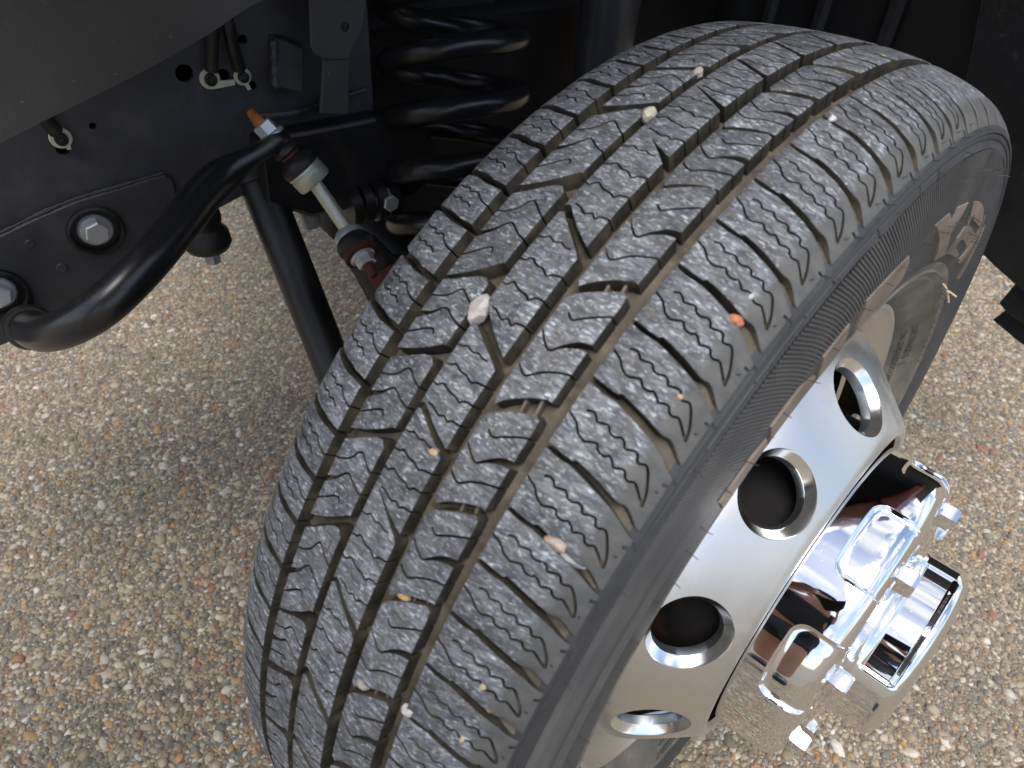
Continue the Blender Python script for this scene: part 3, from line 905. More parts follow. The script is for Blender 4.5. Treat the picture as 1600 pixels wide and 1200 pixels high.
def drag_link():
    p = [Vector((-0.5435, -0.0894, 0.5859)), Vector((-0.5232, -0.0982, 0.5616)), Vector((-0.3949, -0.1098, 0.3694)), Vector((-0.3553, -0.1116, 0.3202)), Vector((-0.30, -0.114, 0.26))]
    o = empty('drag_link', tuple(p[2]), label='slanting black steering rod running down behind the tyre', cat='steering rod')
    acc = Acc()
    acc.add(*tube(p, 0.0225, 24))
    c = acc.obj('rod', M_SATIN, o)
    c.matrix_parent_inverse = Matrix.Translation(p[2]).inverted()
    acc = Acc()
    d = (p[0] - p[2]).normalized()
    acc.add(*lathe([(0, 0.0), (0, 0.026), (0.03, 0.027), (0.034, 0.0225)], 24, axis=tuple(d), org=p[1]))
    c = acc.obj('clamp_collar', M_SATIN, o)
    c.matrix_parent_inverse = Matrix.Translation(p[2]).inverted()
drag_link()

def mounts():
    # rubber bushing hanging under the rail beside the sway bar
    c = Vector((-0.5358, -0.1660, 0.5060))
    o = empty('body_mount', tuple(c), label='black rubber bushing with a silver bolt end under the frame rail', cat='bushing')
    inv = Matrix.Translation(c).inverted()
    acc = Acc()
    acc.add(*lathe([(0.05, 0.018), (0.03, 0.021), (0.02, 0.019), (0.013, 0.025), (0.000, 0.0265), (-0.007, 0.0225), (-0.011, 0.015), (-0.011, 0)], 32, axis=(0, 0, 1), org=c))
    x = acc.obj('bushing', M_BOOT, o); x.matrix_parent_inverse = inv
    acc = Acc()
    hexbolt(acc, c + Vector((0.004, 0, -0.010)), (0, 0, -1), 0.016, 0.011, 0.012, 0.003)
    x = acc.obj('bolt_end', M_SILV, o, smooth=False); x.matrix_parent_inverse = inv
    # knuckle and control arm behind the end link
    c = Vector((-0.40, -0.01, 0.47))
    o = empty('axle_bracket', tuple(c), label='dark axle bracket and bolted bush below the spring', cat='axle bracket')
    inv = Matrix.Translation(c).inverted()
    acc = Acc()
    acc.add(*tube(spline([(-0.36, -0.085, 0.545), (-0.345, -0.075, 0.52), (-0.325, -0.065, 0.48), (-0.29, -0.06, 0.42), (-0.25, -0.05, 0.36)], 6), [0.020 + 0.0006 * i for i in range(25)], 18))
    x = acc.obj('bracket_arm', M_SATIN, o); x.matrix_parent_inverse = inv
    acc = Acc()
    acc.add(*tube([(-0.325, -0.080, 0.535), (-0.30, -0.075, 0.50)], [0.021, 0.017], 18))
    x = acc.obj('rusty_boss', M_RUSTD, o); x.matrix_parent_inverse = inv
    acc = Acc()
    for k in range(4):
        acc.add(*lathe([(-0.006, 0.0), (-0.006, 0.026 - .002 * (k % 2)), (0.006, 0.026 - .002 * (k % 2)), (0.006, 0.0)], 28, axis=tuple(REAR), org=Vector((-0.478, -0.012, 0.525)) + REAR * (0.017 * k)))
    x = acc.obj('bush_plates', M_SATIN, o); x.matrix_parent_inverse = inv
    acc = Acc()
    hexbolt(acc, Vector((-0.459, 0.026, 0.528)), OUT, 0.018, 0.012, 0.0145, 0.004)
    x = acc.obj('bush_bolt', M_ZINC, o, smooth=False); x.matrix_parent_inverse = inv
    acc = Acc()
    acc.add(*lathe([(-.03, 0.0), (-.03, 0.012), (0.014, 0.012), (0.016, 0.009), (0.016, 0.0)], 20, axis=(0.1, 0.1, -1), org=(-0.506, -0.052, 0.515)))
    x = acc.obj('alloy_stub', M_SILV, o); x.matrix_parent_inverse = inv
    acc = Acc()
    acc.add(*lathe([(-.02, 0.0), (-.02, 0.022), (0.012, 0.025), (0.016, 0.018), (0.016, 0)], 24, axis=tuple(OUT), org=(-0.525, -0.062, 0.545)))
    x = acc.obj('round_bush', M_BOOT, o); x.matrix_parent_inverse = inv
    # axle tube, mostly hidden
    acc = Acc()
    acc.add(*tube([(-0.62, 0.10, 0.40), (-0.13, 0.02, 0.40)], 0.045, 28))
    x = acc.obj('axle_tube', M_SATIN, o); x.matrix_parent_inverse = inv
mounts()

def mud_flap():
    q = Vector((0.073, 0.591, 0.0))
    def fr(l, z, o): return q + OUT * l + UPV * z - REAR * o
    t = empty('mud_flap', tuple(q + UPV * 0.4), label='black scuffed rubber flap hanging behind the tyre at the right edge', cat='mud flap')
    inv = Matrix.Translation(t.location).inverted()
    def put(poly, nm, off, th=0.006, bow=0.0):
        acc = plate(dens(poly, 0.02), [], lambda a, b, o: fr(a, b, o + off + bow * (a - 0.05) ** 2), th, 0.0015)
        x = acc.obj(nm, M_FLAP, t); x.matrix_parent_inverse = inv
    put([(-0.17, 0.90), (-0.11, 0.66), (-0.055, 0.60), (-0.001, 0.478), (0.018, 0.470), (0.062, 0.455), (0.20, 0.425), (0.26, 0.90)], 'flap_sheet', 0.0)
    put([(0.054, 0.470), (0.22, 0.47), (0.22, 0.400), (0.092, 0.408), (0.062, 0.412), (0.046, 0.420)], 'lower_tongue', -0.012)
    put([(0.062, 0.430), (0.22, 0.44), (0.22, 0.352), (0.084, 0.377), (0.046, 0.388)], 'lower_tongue', -0.026)
mud_flap()

# ------------------------------------------------------------------ wheel
WHEEL = empty('wheel_assembly', (0, 0, 0.40), (R(4), 0, 0), label='truck wheel with deep treaded tyre, polished alloy rim and chrome hub cover', cat='wheel')
R0 = 0.405
MMDEG = 7.065  # mm of tread per degree

_xr = np.array([0, .02, .035, .05, .06, .075, .085, .0925, .098, .1025, .1058, .112])
_rr = np.array([.405, .4045, .4035, .4015, .3995, .3957, .3922, .3882, .3838, .379, .3745, .365])
_xl = np.array([0.075, 0.085, 0.0913, 0.096, 0.102, 0.110])
_rl = np.array([0.39967, 0.3955, 0.3905, 0.3855, 0.374, 0.352])
def prof(x):
    x = np.asarray(x, float)
    ax = np.abs(x)
    return np.where(x > 0, np.interp(ax, _xr, _rr), np.where(ax < 0.075, R0 - 0.948 * ax ** 2, np.interp(ax, _xl, _rl)))
def pnormal(x):
    e = 0.002
    d = (prof(x + e) - prof(x - e)) / (2 * e)
    n = np.stack([-d, np.ones_like(d)], -1)
    return n / np.linalg.norm(n, axis=-1)[..., None]
def depth(x):
    ax = np.abs(np.asarray(x, float))
    return np.where(x > 0, np.interp(ax, [0, 0.078, 0.090, 0.099, 0.1048], [0.0100, 0.0100, 0.0085, 0.0036, 0.0006]), np.interp(ax, [0, 0.08, 0.09, 0.098], [0.0100, 0.0100, 0.008, 0.0015]))
def onwheel(x, deg, h):
    """arrays -> points on the tread, h out of the surface"""
    n = pnormal(x)
    r = prof(x) + h * n[..., 1]
    a = np.radians(deg)
    return np.stack([x + h * n[..., 0], r * np.cos(a), r * np.sin(a)], -1)

def stroke(pts, cap=0.25):
    """polygon round a polyline of (x, v, width)"""
    P = np.array([(p[0], p[1]) for p in pts], float)
    w = np.array([p[2] for p in pts], float) / 2
    T = np.zeros_like(P)
    T[1:-1] = P[2:] - P[:-2]
    T[0], T[-1] = P[1] - P[0], P[-1] - P[-2]
    T /= np.linalg.norm(T, axis=1)[:, None]
    n = np.stack([-T[:, 1], T[:, 0]], 1)
    P = P.copy()
    P[0] -= T[0] * cap
    P[-1] += T[-1] * cap
    return np.concatenate([P + n * w[:, None], (P - n * w[:, None])[::-1]])

def smooth2(pts, n=3):
    q = spline([(p[0], p[1], p[2]) for p in pts], n)
    return [(v.x, v.y, v.z) for v in q]

def tread_block(name, outline, sipes, b0, ref, pitch, full=True):
    """outline [(mm, deg)], sipes [[(mm, deg, width mm)...]]; degrees are measured from b0 for a block of pitch ref"""
    k = MMDEG * pitch / ref
    O = np.array([(x, (d - b0) * k) for x, d in outline])
    O = dens(O, 2.2 if full else 6.0)
    n = normals2d(O)
    ring = O - n * 0.8
    SP = []
    if full:
        for s in sipes:
            s = [(x, (d - b0) * k, w) for x, d, w in s]
            SP.append(stroke(smooth2(s, 3)))
    lo, hi = O.min(0), O.max(0)
    step = 4.5 if full else 9.0
    gx, gy = np.meshgrid(np.arange(lo[0], hi[0], step), np.arange(lo[1], hi[1], step))
    G = np.stack([gx.ravel(), gy.ravel()], 1)
    G = G[inpoly(G, O - n * 1.6)]
    v, tr = cdt([O] + SP, np.concatenate([ring, G]), 1e-4)
    cen = v[tr].mean(1)
    keep = inpoly(cen, O)
    for s in SP: keep &= ~inpoly(cen, s)
    tr = tr[keep]
    if not len(tr): return None
    # distance of each vertex to the outline
    A, B = O, np.roll(O, -1, 0)
    D = B - A
    Q = v[:, None] - A[None]
    t = np.clip((Q * D).sum(2) / ((D * D).sum(1) + 1e-12), 0, 1)
    E = Q - t[..., None] * D
    dd = np.linalg.norm(E, axis=2)
    near = dd.argmin(1)
    onout = dd.min(1) < 0.03
    # counter-clockwise in (x, v)
    a, b, c = v[tr[:, 0]], v[tr[:, 1]], v[tr[:, 2]]
    ar = (b[:, 0] - a[:, 0]) * (c[:, 1] - a[:, 1]) - (b[:, 1] - a[:, 1]) * (c[:, 0] - a[:, 0])
    tr[ar < 0] = tr[ar < 0][:, ::-1]
    edges = {}
    for q in tr:
        for i in range(3): edges[(q[i], q[(i + 1) % 3])] = 1
    bnd = [(i, j) for (i, j) in edges if (j, i) not in edges]
    h = np.where(onout, -0.45, 0.0)
    if full:
        h = h + 0.10 * np.sin(v[:, 0] * .31 + v[:, 1] * .17) * (~onout)
    used = sorted({i for e in bnd for i in e})
    m = {i: j for j, i in enumerate(used)}
    nv = len(v)
    vb = v[used].copy()
    oo = onout[used]
    nn = n[near[used]]
    vb[oo] += nn[oo] * 1.0
    x_all = np.concatenate([v[:, 0], vb[:, 0]]) / 1000
    d_all = np.concatenate([v[:, 1], vb[:, 1]]) / MMDEG
    h_b = np.where(oo, -(depth(vb[:, 0] / 1000) * 1000 + 0.6), -np.minimum(5.5, depth(vb[:, 0] / 1000) * 1000 * .8 + .25))
    h_all = np.concatenate([h, h_b]) / 1000
    P = onwheel(x_all, d_all, h_all)
    F = [tuple(q) for q in tr[:, ::-1]] + [(i, j, nv + m[j], nv + m[i]) for i, j in [(e[1], e[0]) for e in bnd]]
    # which side faces out
    p0, p1, p2 = P[F[0][0]], P[F[0][1]], P[F[0][2]]
    nrm = np.cross(p1 - p0, p2 - p0)
    if nrm[2] * p0[2] + nrm[1] * p0[1] < 0: F = [q[::-1] for q in F]
    mi = [0] * len(tr) + [1] * len(bnd)
    me = mesh(name, P, F, [M_TREAD, M_WALL], True, mi, 50)
    uv = me.uv_layers.new(name='UVMap')
    li = np.zeros(len(me.loops), np.int32)
    me.loops.foreach_get('vertex_index', li)
    U = np.stack([x_all * 1000, d_all * MMDEG], 1)[li]
    uv.data.foreach_set('uv', U.astype(np.float32).ravel())
    return me

W1 = 1.15
def ws(pts, w=W1): return [(p[0], p[1], p[2] if len(p) > 2 else w) for p in pts]
ROWS = {
    'right_rib': dict(b0=121.41, ref=9.46,
        outline=[(20.8, 121.59), (23.8, 120.94), (29.9, 120.31), (36.1, 119.75), (43.2, 119.18), (45.7, 119.4), (46.2, 120.16), (46.2, 127.85), (43.4, 127.84), (36.2, 128.33), (29.2, 128.98), (25.0, 129.5), (22.8, 129.9), (20.8, 129.5)],
        sipes=[[(47.5, 121.01, 1.15), (44.5, 121.21, 1.15), (39.8, 121.66, 1.15), (34.8, 122.19, 1.15), (31.4, 122.57, 1.15), (29.4, 122.53, 1.15), (27.4, 122.29, 1.15)], [(18.4, 123.75, 1.1), (21.0, 124.05, 1.1), (24.9, 124.6, 1.15), (28.4, 125.01, 1.2), (31.1, 125.07, 1.2), (33.6, 124.67, 1.4), (36.0, 124.35, 2.0), (39.2, 123.99, 2.9), (42.6, 123.73, 3.7), (49.0, 123.52, 4.3)], [(18.4, 126.5, 1.15), (20.8, 126.73, 1.15), (24.6, 127.15, 1.15), (27.4, 127.33, 1.15), (29.8, 127.12, 1.15), (33.6, 126.6, 1.15), (39.1, 126.13, 1.15), (44.9, 125.8, 1.15), (48.0, 125.69, 1.15)]]),
    'centre_rib': dict(b0=127.60, ref=7.05,
        outline=[(-13.7, 125.75), (-11.6, 125.6), (0, 126.55), (10.3, 127.39), (12.9, 127.65), (12.9, 133.93), (1.4, 133.2), (-9.9, 132.26), (-11.6, 132.2), (-13.7, 132.35)],
        sipes=[ws([(-15.5, 127.6), (-13.0, 127.5), (-9.9, 127.45), (-7.5, 127.25), (-3.5, 127.43), (0.3, 127.29), (3.6, 127.43), (7, 127.4)], 1.0),
               ws([(-15.5, 129.1), (-13.0, 129.05), (-9.8, 128.98), (-7.4, 128.75), (-2.6, 128.99), (1.6, 129.00), (5.4, 129.25), (7.9, 129.05), (12.7, 128.93), (14.5, 128.95)]),
               ws([(-15.5, 130.55), (-13.3, 130.62), (-10.2, 130.65), (-7.3, 130.33), (-2.6, 130.56), (2.9, 130.64), (6.1, 130.80), (8.2, 130.53), (12.7, 130.47), (14.5, 130.5)]),
               ws([(-9.0, 132.0), (-4.9, 132.10), (-0.2, 132.34), (2.8, 132.15), (6.2, 132.36), (7.8, 132.14), (12.3, 132.07), (14.5, 132.1)])]),
    'left_rib': dict(b0=122.45, ref=7.3,
        outline=[(-46.3, 124.40), (-41.0, 123.99), (-35.2, 123.44), (-27.5, 122.77), (-23.2, 122.62), (-19.7, 123.05), (-19.4, 128.62), (-20.9, 128.65), (-27.7, 129.4), (-35.8, 130.15), (-44.7, 130.79), (-46.3, 130.9)],
        sipes=[ws([(-48.5, 125.95), (-46.0, 125.9), (-40.4, 125.61), (-35.7, 125.14), (-32.9, 124.53), (-30.6, 124.32), (-27.9, 124.46), (-23.8, 124.8), (-17.5, 125.2)]),
               [(-49, 127.95, 4.4), (-46.5, 127.78, 3.8), (-42, 127.38, 2.6), (-38.5, 127.02, 1.8), (-34.7, 126.42, 1.3), (-32.2, 126.2, 1.2), (-29.2, 126.35, 1.2), (-24.1, 126.69, 1.2), (-17.5, 126.9, 1.2)],
               ws([(-48.5, 129.55), (-45.6, 129.35), (-41.1, 128.92), (-36.9, 128.47), (-33.1, 128.15), (-31.2, 128.18), (-30.2, 128.42)])]),
    'right_shoulder': dict(b0=119.9, ref=4.65,
        outline=[(54.7, 120.18), (61.8, 120.36), (69.1, 120.35), (76.4, 120.57), (84.9, 120.89), (91.9, 121.19), (96.5, 121.52), (100.4, 121.92), (104.4, 122.29), (104.4, 126.13), (103.5, 126.14), (99.6, 125.52), (97.1, 125.23), (95.2, 125.15), (93.9, 125.23), (91.7, 125.22), (82.1, 124.82), (74.6, 124.59), (69.8, 124.47), (68.2, 124.66), (64.3, 124.63), (54.7, 124.49)],
        sipes=[[(52.8, 122.1, 1.2), (56.2, 122.37, 1.2), (60.2, 122.61, 1.2), (63.8, 123.12, 1.2), (67.5, 123.31, 1.2), (69.9, 123.17, 1.2), (72.9, 123.02, 1.2), (74.9, 123.33, 1.2), (78.2, 123.4, 1.2), (80.0, 123.22, 1.2), (82.1, 123.38, 1.2), (84.0, 123.65, 1.2), (86.3, 123.49, 1.2), (88.4, 123.47, 1.2), (89.8, 123.77, 1.2), (91.7, 123.86, 1.2), (93.8, 123.71, 1.2), (95.7, 123.93, 1.2), (98.0, 124.28, 1.2), (100.3, 124.68, 1.2)], [(61.4, 121.72, 1.2), (63.8, 121.57, 1.2), (66.3, 121.72, 1.2), (67.6, 121.92, 1.2), (70.1, 121.84, 1.2), (72.9, 121.76, 1.2), (75.0, 122.07, 1.2), (77.8, 122.1, 1.2), (79.9, 121.95, 1.2), (82.1, 122.07, 1.2), (83.4, 122.36, 1.2), (86.5, 122.2, 1.2), (88.8, 122.19, 1.2), (90.2, 122.56, 1.2), (91.7, 122.62, 1.2), (93.8, 122.48, 1.2), (95.5, 122.71, 1.2), (96.9, 123.07, 1.2), (98.7, 123.63, 1.2), (99.8, 124.14, 1.2), (100.4, 124.68, 1.2)], [(102.4, 122.89, 1.8), (103.6, 122.87, 1.8), (105.6, 122.8, 1.8)]]),
    'left_shoulder': dict(b0=128.9, ref=4.75,
        outline=[(-54.4, 129.35), (-68.7, 129.2), (-82.9, 128.7), (-91.0, 128.4), (-96.5, 128.3), (-96.5, 132.3), (-91.0, 132.45), (-82.4, 132.85), (-69.5, 133.15), (-64.6, 133.36), (-54.4, 133.5)],
        sipes=[ws([(-84.5, 130.05), (-79.3, 130.30), (-74.2, 130.26), (-72.1, 130.60), (-66.8, 130.42), (-62.3, 130.92), (-56.5, 131.26), (-52.5, 131.26)], 1.1),
               ws([(-84.3, 131.31), (-79.4, 131.62), (-74.5, 131.53), (-71.9, 131.83), (-67.9, 131.72), (-63.7, 132.10)], 1.1)]),
}
BOUNDS = {
    'right_rib': [90.8, 97.3, 103.47, 110.88, 120.89, 130.4, 138.05, 145.52, 153.99, 162.2, 169.5, 176.5],
    'centre_rib': [83.2, 89.4, 95.3, 101.3, 108.4, 118.1, 127.6, 134.6, 141.4, 149.8, 158.7, 166.5, 173.0, 179.5],
    'left_rib': [84.5, 90.6, 96.9, 103.7, 113.3, 122.3, 129.1, 136.0, 143.5, 152.4, 158.6, 165.8, 172.3, 178.6],
    'right_shoulder': [78.0, 81.6, 85.2, 88.7, 92.7, 96.95, 101.5, 106.07, 110.62, 114.97, 119.92, 124.57, 129.62, 134.46, 138.5, 142.64, 146.99, 151.45, 155.93, 160.2, 164.7, 169.0, 173.0],
    'left_shoulder': [82.8, 86.8, 90.6, 94.3, 98.0, 102.0, 106.6, 110.7, 115.4, 119.5, 124.3, 128.9, 133.7, 138.1, 142.2, 146.2, 150.4, 154.8, 159.4, 163.8, 168.0, 172.0],
}
def close_bounds(b, sizes):
    b = list(b)
    end = b[0] + 360
    rest = []
    x = b[-1]
    i = 0
    while x < end - sizes[0] * 0.5:
        x += sizes[i % len(sizes)]
        rest.append(x)
        i += 1
    k = (end - b[-1]) / (rest[-1] - b[-1])
    return b + [b[-1] + (r - b[-1]) * k for r in rest]

def tyre():
    # casing: groove floor, sidewalls and beads in one skin
    outer = [(0.1060, 0.3745), (0.1066, 0.3724), (0.1053, 0.3717), (0.1066, 0.3704), (0.1065, 0.3684), (0.1058, 0.3679), (0.1070, 0.3640), (0.1079, 0.3628), (0.1072, 0.3618), (0.1090, 0.352), (0.1114, 0.335), (0.1122, 0.318), (0.1112, 0.300), (0.1080, 0.282), (0.1060, 0.2755), (0.1072, 0.2740), (0.1060, 0.2722), (0.1035, 0.2690), (0.1042, 0.2675), (0.100, 0.2610), (0.0930, 0.2490), (0.0925, 0.2470), (0.0895, 0.2440), (0.0855, 0.2385), (0.080, 0.2370)]
    floor = []
    for x in np.concatenate([np.linspace(-0.110, -0.0975, 4), np.linspace(-0.095, 0.095, 45), np.linspace(0.097, 0.1055, 9)]):
        n = pnormal(x)
        d = float(depth(x))
        floor.append((x - d * n[0], float(prof(x)) - d * n[1]))
    # rounded ribs of the groove floor are left to the block walls
    inner = [(-0.085, 0.238), (-0.100, 0.262), (-0.108, 0.285), (-0.113, 0.318), (-0.1125, 0.335)]
    p = inner + floor + outer
    n = 288
    v, f = lathe(p, n)
    k = len(p)
    mi = []
    ni, nf = len(inner), len(floor)
    for i in range(n):
        for q in range(k - 1):
            if q < ni: mi.append(0)
            elif q < ni + nf - 4: mi.append(1)
            elif q < ni + nf + 13: mi.append(0)
            else: mi.append(2 if q < k - 1 else 0)
    me = mesh('tyre', v, f, [M_SIDE, M_GROOVE, M_BEAD], True, mi, 40)
    T = link('tyre', me, WHEEL)
    cache = {}
    for row, d in ROWS.items():
        nm = 'shoulder_block' if 'shoulder' in row else 'tread_block'
        bb = close_bounds(BOUNDS[row], [4.6, 4.2, 4.9, 4.5] if 'shoulder' in row else [7.6, 8.8, 6.6, 7.2, 8.2])
        for i in range(len(bb) - 1):
            a, p = bb[i], bb[i + 1] - bb[i]
            mid = (a + p / 2 - 80) % 360
            full = mid < 106
            key = (row, round(p * (10 if full else 2)), full)
            if key not in cache:
                cache[key] = tread_block(nm, d['outline'], d['sipes'], d['b0'], d['ref'], p, full)
            o = link(nm, cache[key], T)
            o.rotation_euler = (R(a), 0, 0)
    # fine ribs round the outer sidewall
    acc = Acc()
    def sx(r): return float(np.interp(r, [p[1] for p in outer[::-1]], [p[0] for p in outer[::-1]]))
    rs = [0.3625, 0.352, 0.342, 0.331, 0.3208]
    sl = [0.0, -1.3, -2.6, -3.9, -5.0]
    step = 0.48
    nr = int(125 / step)
    v, f = [], []
    for i in range(nr):
        a = 62 + i * step
        hgt = 0.00075 if a < 118 else max(0.0002, 0.00075 - 0.00004 * (a - 118))
        prof4 = [(0.0, -0.0003), (0.12, hgt), (0.60, hgt), (0.76, -0.0003)]
        b = len(v)
        for (r, s) in zip(rs, sl):
            for (q, hh) in prof4:
                th = R(a + s + q * step)
                v.append((sx(r) + hh, r * math.cos(th), r * math.sin(th)))
        for j in range(4):
            for q in range(3):
                f.append((b + j * 4 + q, b + j * 4 + q + 1, b + j * 4 + 5 + q, b + j * 4 + 4 + q))
    acc.add(v, f)
    acc.obj('sidewall_rib', M_RIBS, T, smooth=False, kind='stuff')
    # browned raised shapes: saw-tooth band and the big letters
    def raised(nm, poly, m, h=0.0014, hb=0.0):
        P = dens([(a * 5.6, r * 1000) for a, r in poly], 4.0)
        n = normals2d(P)
        lo, hi = P.min(0), P.max(0)
        gx, gy = np.meshgrid(np.arange(lo[0], hi[0], 5), np.arange(lo[1], hi[1], 5))
        G = np.stack([gx.ravel(), gy.ravel()], 1)
        G = G[inpoly(G, P - n * 1.2)]
        vv, tr = cdt([P, P - n * 0.7], G, 1e-4)
        tr = tr[inpoly(vv[tr].mean(1), P)]
        # outline vertices sit on the wall, the rest on the raised face
        A, B = P, np.roll(P, -1, 0)
        D = B - A
        Q = vv[:, None] - A[None]
        t = np.clip((Q * D).sum(2) / ((D * D).sum(1) + 1e-9), 0, 1)
        dist = np.linalg.norm(Q - t[..., None] * D, axis=2).min(1)
        out = []
        for (u, w), dd in zip(vv, dist):
            r = w / 1000
            a = R(u / 5.6)
            out.append((sx(r) + (hb - 0.0004 if dd < 0.05 else h), r * math.cos(a), r * math.sin(a)))
        a, b, c = vv[tr[:, 0]], vv[tr[:, 1]], vv[tr[:, 2]]
        ar = (b[:, 0] - a[:, 0]) * (c[:, 1] - a[:, 1]) - (b[:, 1] - a[:, 1]) * (c[:, 0] - a[:, 0])
        tr[ar > 0] = tr[ar > 0][:, ::-1]
        ac = Acc()
        ac.add(out, [tuple(q) for q in tr])
        return ac.obj(nm, m, T)
    for tooth in ([(126.5, .300), (126.3, .3165), (121, .3145), (118.4, .309), (118.3, .296), (126, .292)],
                  [(118.1, .300), (117.9, .3200), (113, .3192), (111.0, .312), (109.6, .305), (109.5, .294), (118, .292)],
                  [(109.2, .300), (109.2, .3202), (104.4, .3212), (103.9, .310), (103.6, .294), (109.1, .292)],
                  [(101.6, .300), (101.5, .324), (97.6, .3232), (92.0, .3225), (90.4, .312), (89.8, .298), (92, .292), (101.4, .292)],
                  [(86.3, .3285), (81.6, .3296), (78.9, .322), (79.0, .3300), (73.8, .3296), (74.9, .309), (69.5, .294), (66.4, .2883), (72.5, .2852), (79.0, .3046), (82.5, .316)],
                  ):
        raised('raised_tooth', tooth, M_BROWN)
    raised('raised_letter', [(71.6, .3297), (65.0, .3292), (60.4, .3277), (56.0, .3225), (55.2, .3179), (57.9, .3158), (64.0, .3158), (65.3, .3194), (66.8, .3175), (65.5, .3125), (54.5, .3124), (55.2, .3006), (63.0, .3015), (64.2, .2985), (62.8, .2955), (55.1, .2939), (57, .2895), (65.7, .2885), (67.0, .3014), (66.7, .3111)], M_BROWN)
    raised('raised_letter', [(55.6, .3275), (51.5, .3150), (50.1, .3094), (48.9, .2940), (51.2, .2905), (52.4, .2931), (52.6, .3080), (54.0, .3190), (57.2, .3270)], M_BROWN)
    raised('raised_letter', [(50.6, .3255), (45.0, .3090), (40.5, .2943), (42.2, .2905), (46.6, .3040), (51.0, .3180), (52.8, .3250)], M_BROWN)
    # border ring with saw steps above the ribs
    for a0, a1, r0, r1 in ((124, 118, .3676, .3640), (118, 111.6, .3676, .3636), (111.6, 107.7, .3676, .3636), (107.7, 101, .3676, .3622), (101, 93.6, .3676, .3605), (93.6, 89.7, .3676, .3590), (89.7, 82.8, .3674, .3590)):
        raised('raised_border', [(a0, r0), (a1 + .15, r0), (a1 + .15, r1), (a0 - 1.2, r1 + .0012), (a0, r1 + .0025)], M_SIDE, 0.0009)
    # small lettering near the bead
    def lettering(txt, size, a_start, r_mid, sgn=-1, h=0.0007, mat=M_BLACKPRINT):
        cu = bpy.data.curves.new('lettering', 'FONT')
        cu.body = txt
        cu.size = size
        cu.extrude = 0.0
        cu.resolution_u = 2
        ob = bpy.data.objects.new('lettering', cu)
        COL.objects.link(ob)
        bpy.context.view_layer.update()
        me = bpy.data.meshes.new_from_object(ob.evaluated_get(bpy.context.evaluated_depsgraph_get()))
        COL.objects.unlink(ob)
        bpy.data.objects.remove(ob)
        for vt in me.vertices:
            a = R(a_start) + sgn * vt.co.x / r_mid
            r = r_mid + vt.co.y - size * .35
            vt.co = Vector((sx(r) + h, r * math.cos(a), r * math.sin(a)))
        me.materials.clear()
        me.materials.append(mat)
        link('lettering', me, T)
    lettering('LOAD RANGE G', 0.0088, 33.0, 0.2565)
    lettering('MAX LOAD', 0.0080, 32.0, 0.2475)
    lettering('REGROOVABLE', 0.0080, 22.5, 0.2470)
    lettering('1', 0.0095, 17.2, 0.2560)
    lettering('225/70R19.5', 0.0125, 247.5, 0.2575, 1)
    lettering('TUBELESS', 0.0095, 246.0, 0.2690, 1)
    # vent hairs
    acc = Acc()
    rg = random.Random(5)
    def hair(a, r, x, ln, dirv):
        p = Vector((x, r * math.cos(R(a)), r * math.sin(R(a))))
        rad = Vector((0, math.cos(R(a)), math.sin(R(a))))
        tan = Vector((0, -math.sin(R(a)), math.cos(R(a))))
        d = (Vector((1, 0, 0)) * dirv[0] + rad * dirv[1] + tan * dirv[2]).normalized()
        k = d + Vector((rg.uniform(-.3, .3), rg.uniform(-.3, .3), rg.uniform(-.3, .3)))
        acc.add(*tube([p - d * .001, p + d * ln * .6, p + (d * .6 + k.normalized() * .4) * ln], [0.00035, 0.0003, 0.00022], 5))
    b = close_bounds(BOUNDS['right_shoulder'], [4.6])
    for i, a in enumerate(b[:24]):
        hair(a + 2.6, 0.3760, 0.1050, 0.0035, (1, .4, .3))
        hair(a + 3.9, 0.3800, 0.1018, 0.0020, (1, .7, -.3))
        if i % 2: hair(a + 1.1, 0.3665, 0.1062, 0.0065, (1, .1, .2))
    a = 48
    while a < 180:
        hair(a, 0.318, 0.1118, rg.uniform(0.005, 0.0085), (1, rg.uniform(-.2, .3), rg.uniform(-.2, .2)))
        a += rg.uniform(2.4, 4.6)
    a = 15
    while a < 62:
        hair(a, 0.2735, 0.1066, rg.uniform(0.006, 0.010), (1, -.2, rg.uniform(-.3, .3)))
        a += rg.uniform(2.0, 4.0)
    for a in np.arange(62, 84, 2.3):
        hair(a, 0.350, 0.1100, rg.uniform(0.006, 0.011), (1, .3, rg.uniform(-.2, .2)))
    for a in np.arange(44, 64, 3.1):
        hair(a, 0.308, 0.1116, rg.uniform(0.008, 0.012), (1, .0, rg.uniform(-.2, .2)))
    acc.obj('vent_hair', M_HAIR, T, kind='stuff')
    # tie bars lying in the cross slots of the ribs
    acc = Acc()
    for a in BOUNDS['right_rib']:
        for x, d0, d1 in ((33.0, -2.3, -1.2), (40.0, -2.9, -1.75)):
            X = np.array([x, x + 1.3, x + 2.3, x + 1.0] * 2) / 1000
            D = np.array([a + d0, a + d0, a + d1, a + d1] * 2)
            H = np.array([-9.0] * 4 + [-3.6] * 4) / 1000
            acc.add([tuple(p) for p in onwheel(X, D, H)], [(4, 5, 6, 7), (0, 1, 5, 4), (1, 2, 6, 5), (2, 3, 7, 6), (3, 0, 4, 7)])
    acc.obj('tie_bar', M_BROWN, T, smooth=False, kind='stuff')
    return T
TYRE = tyre()

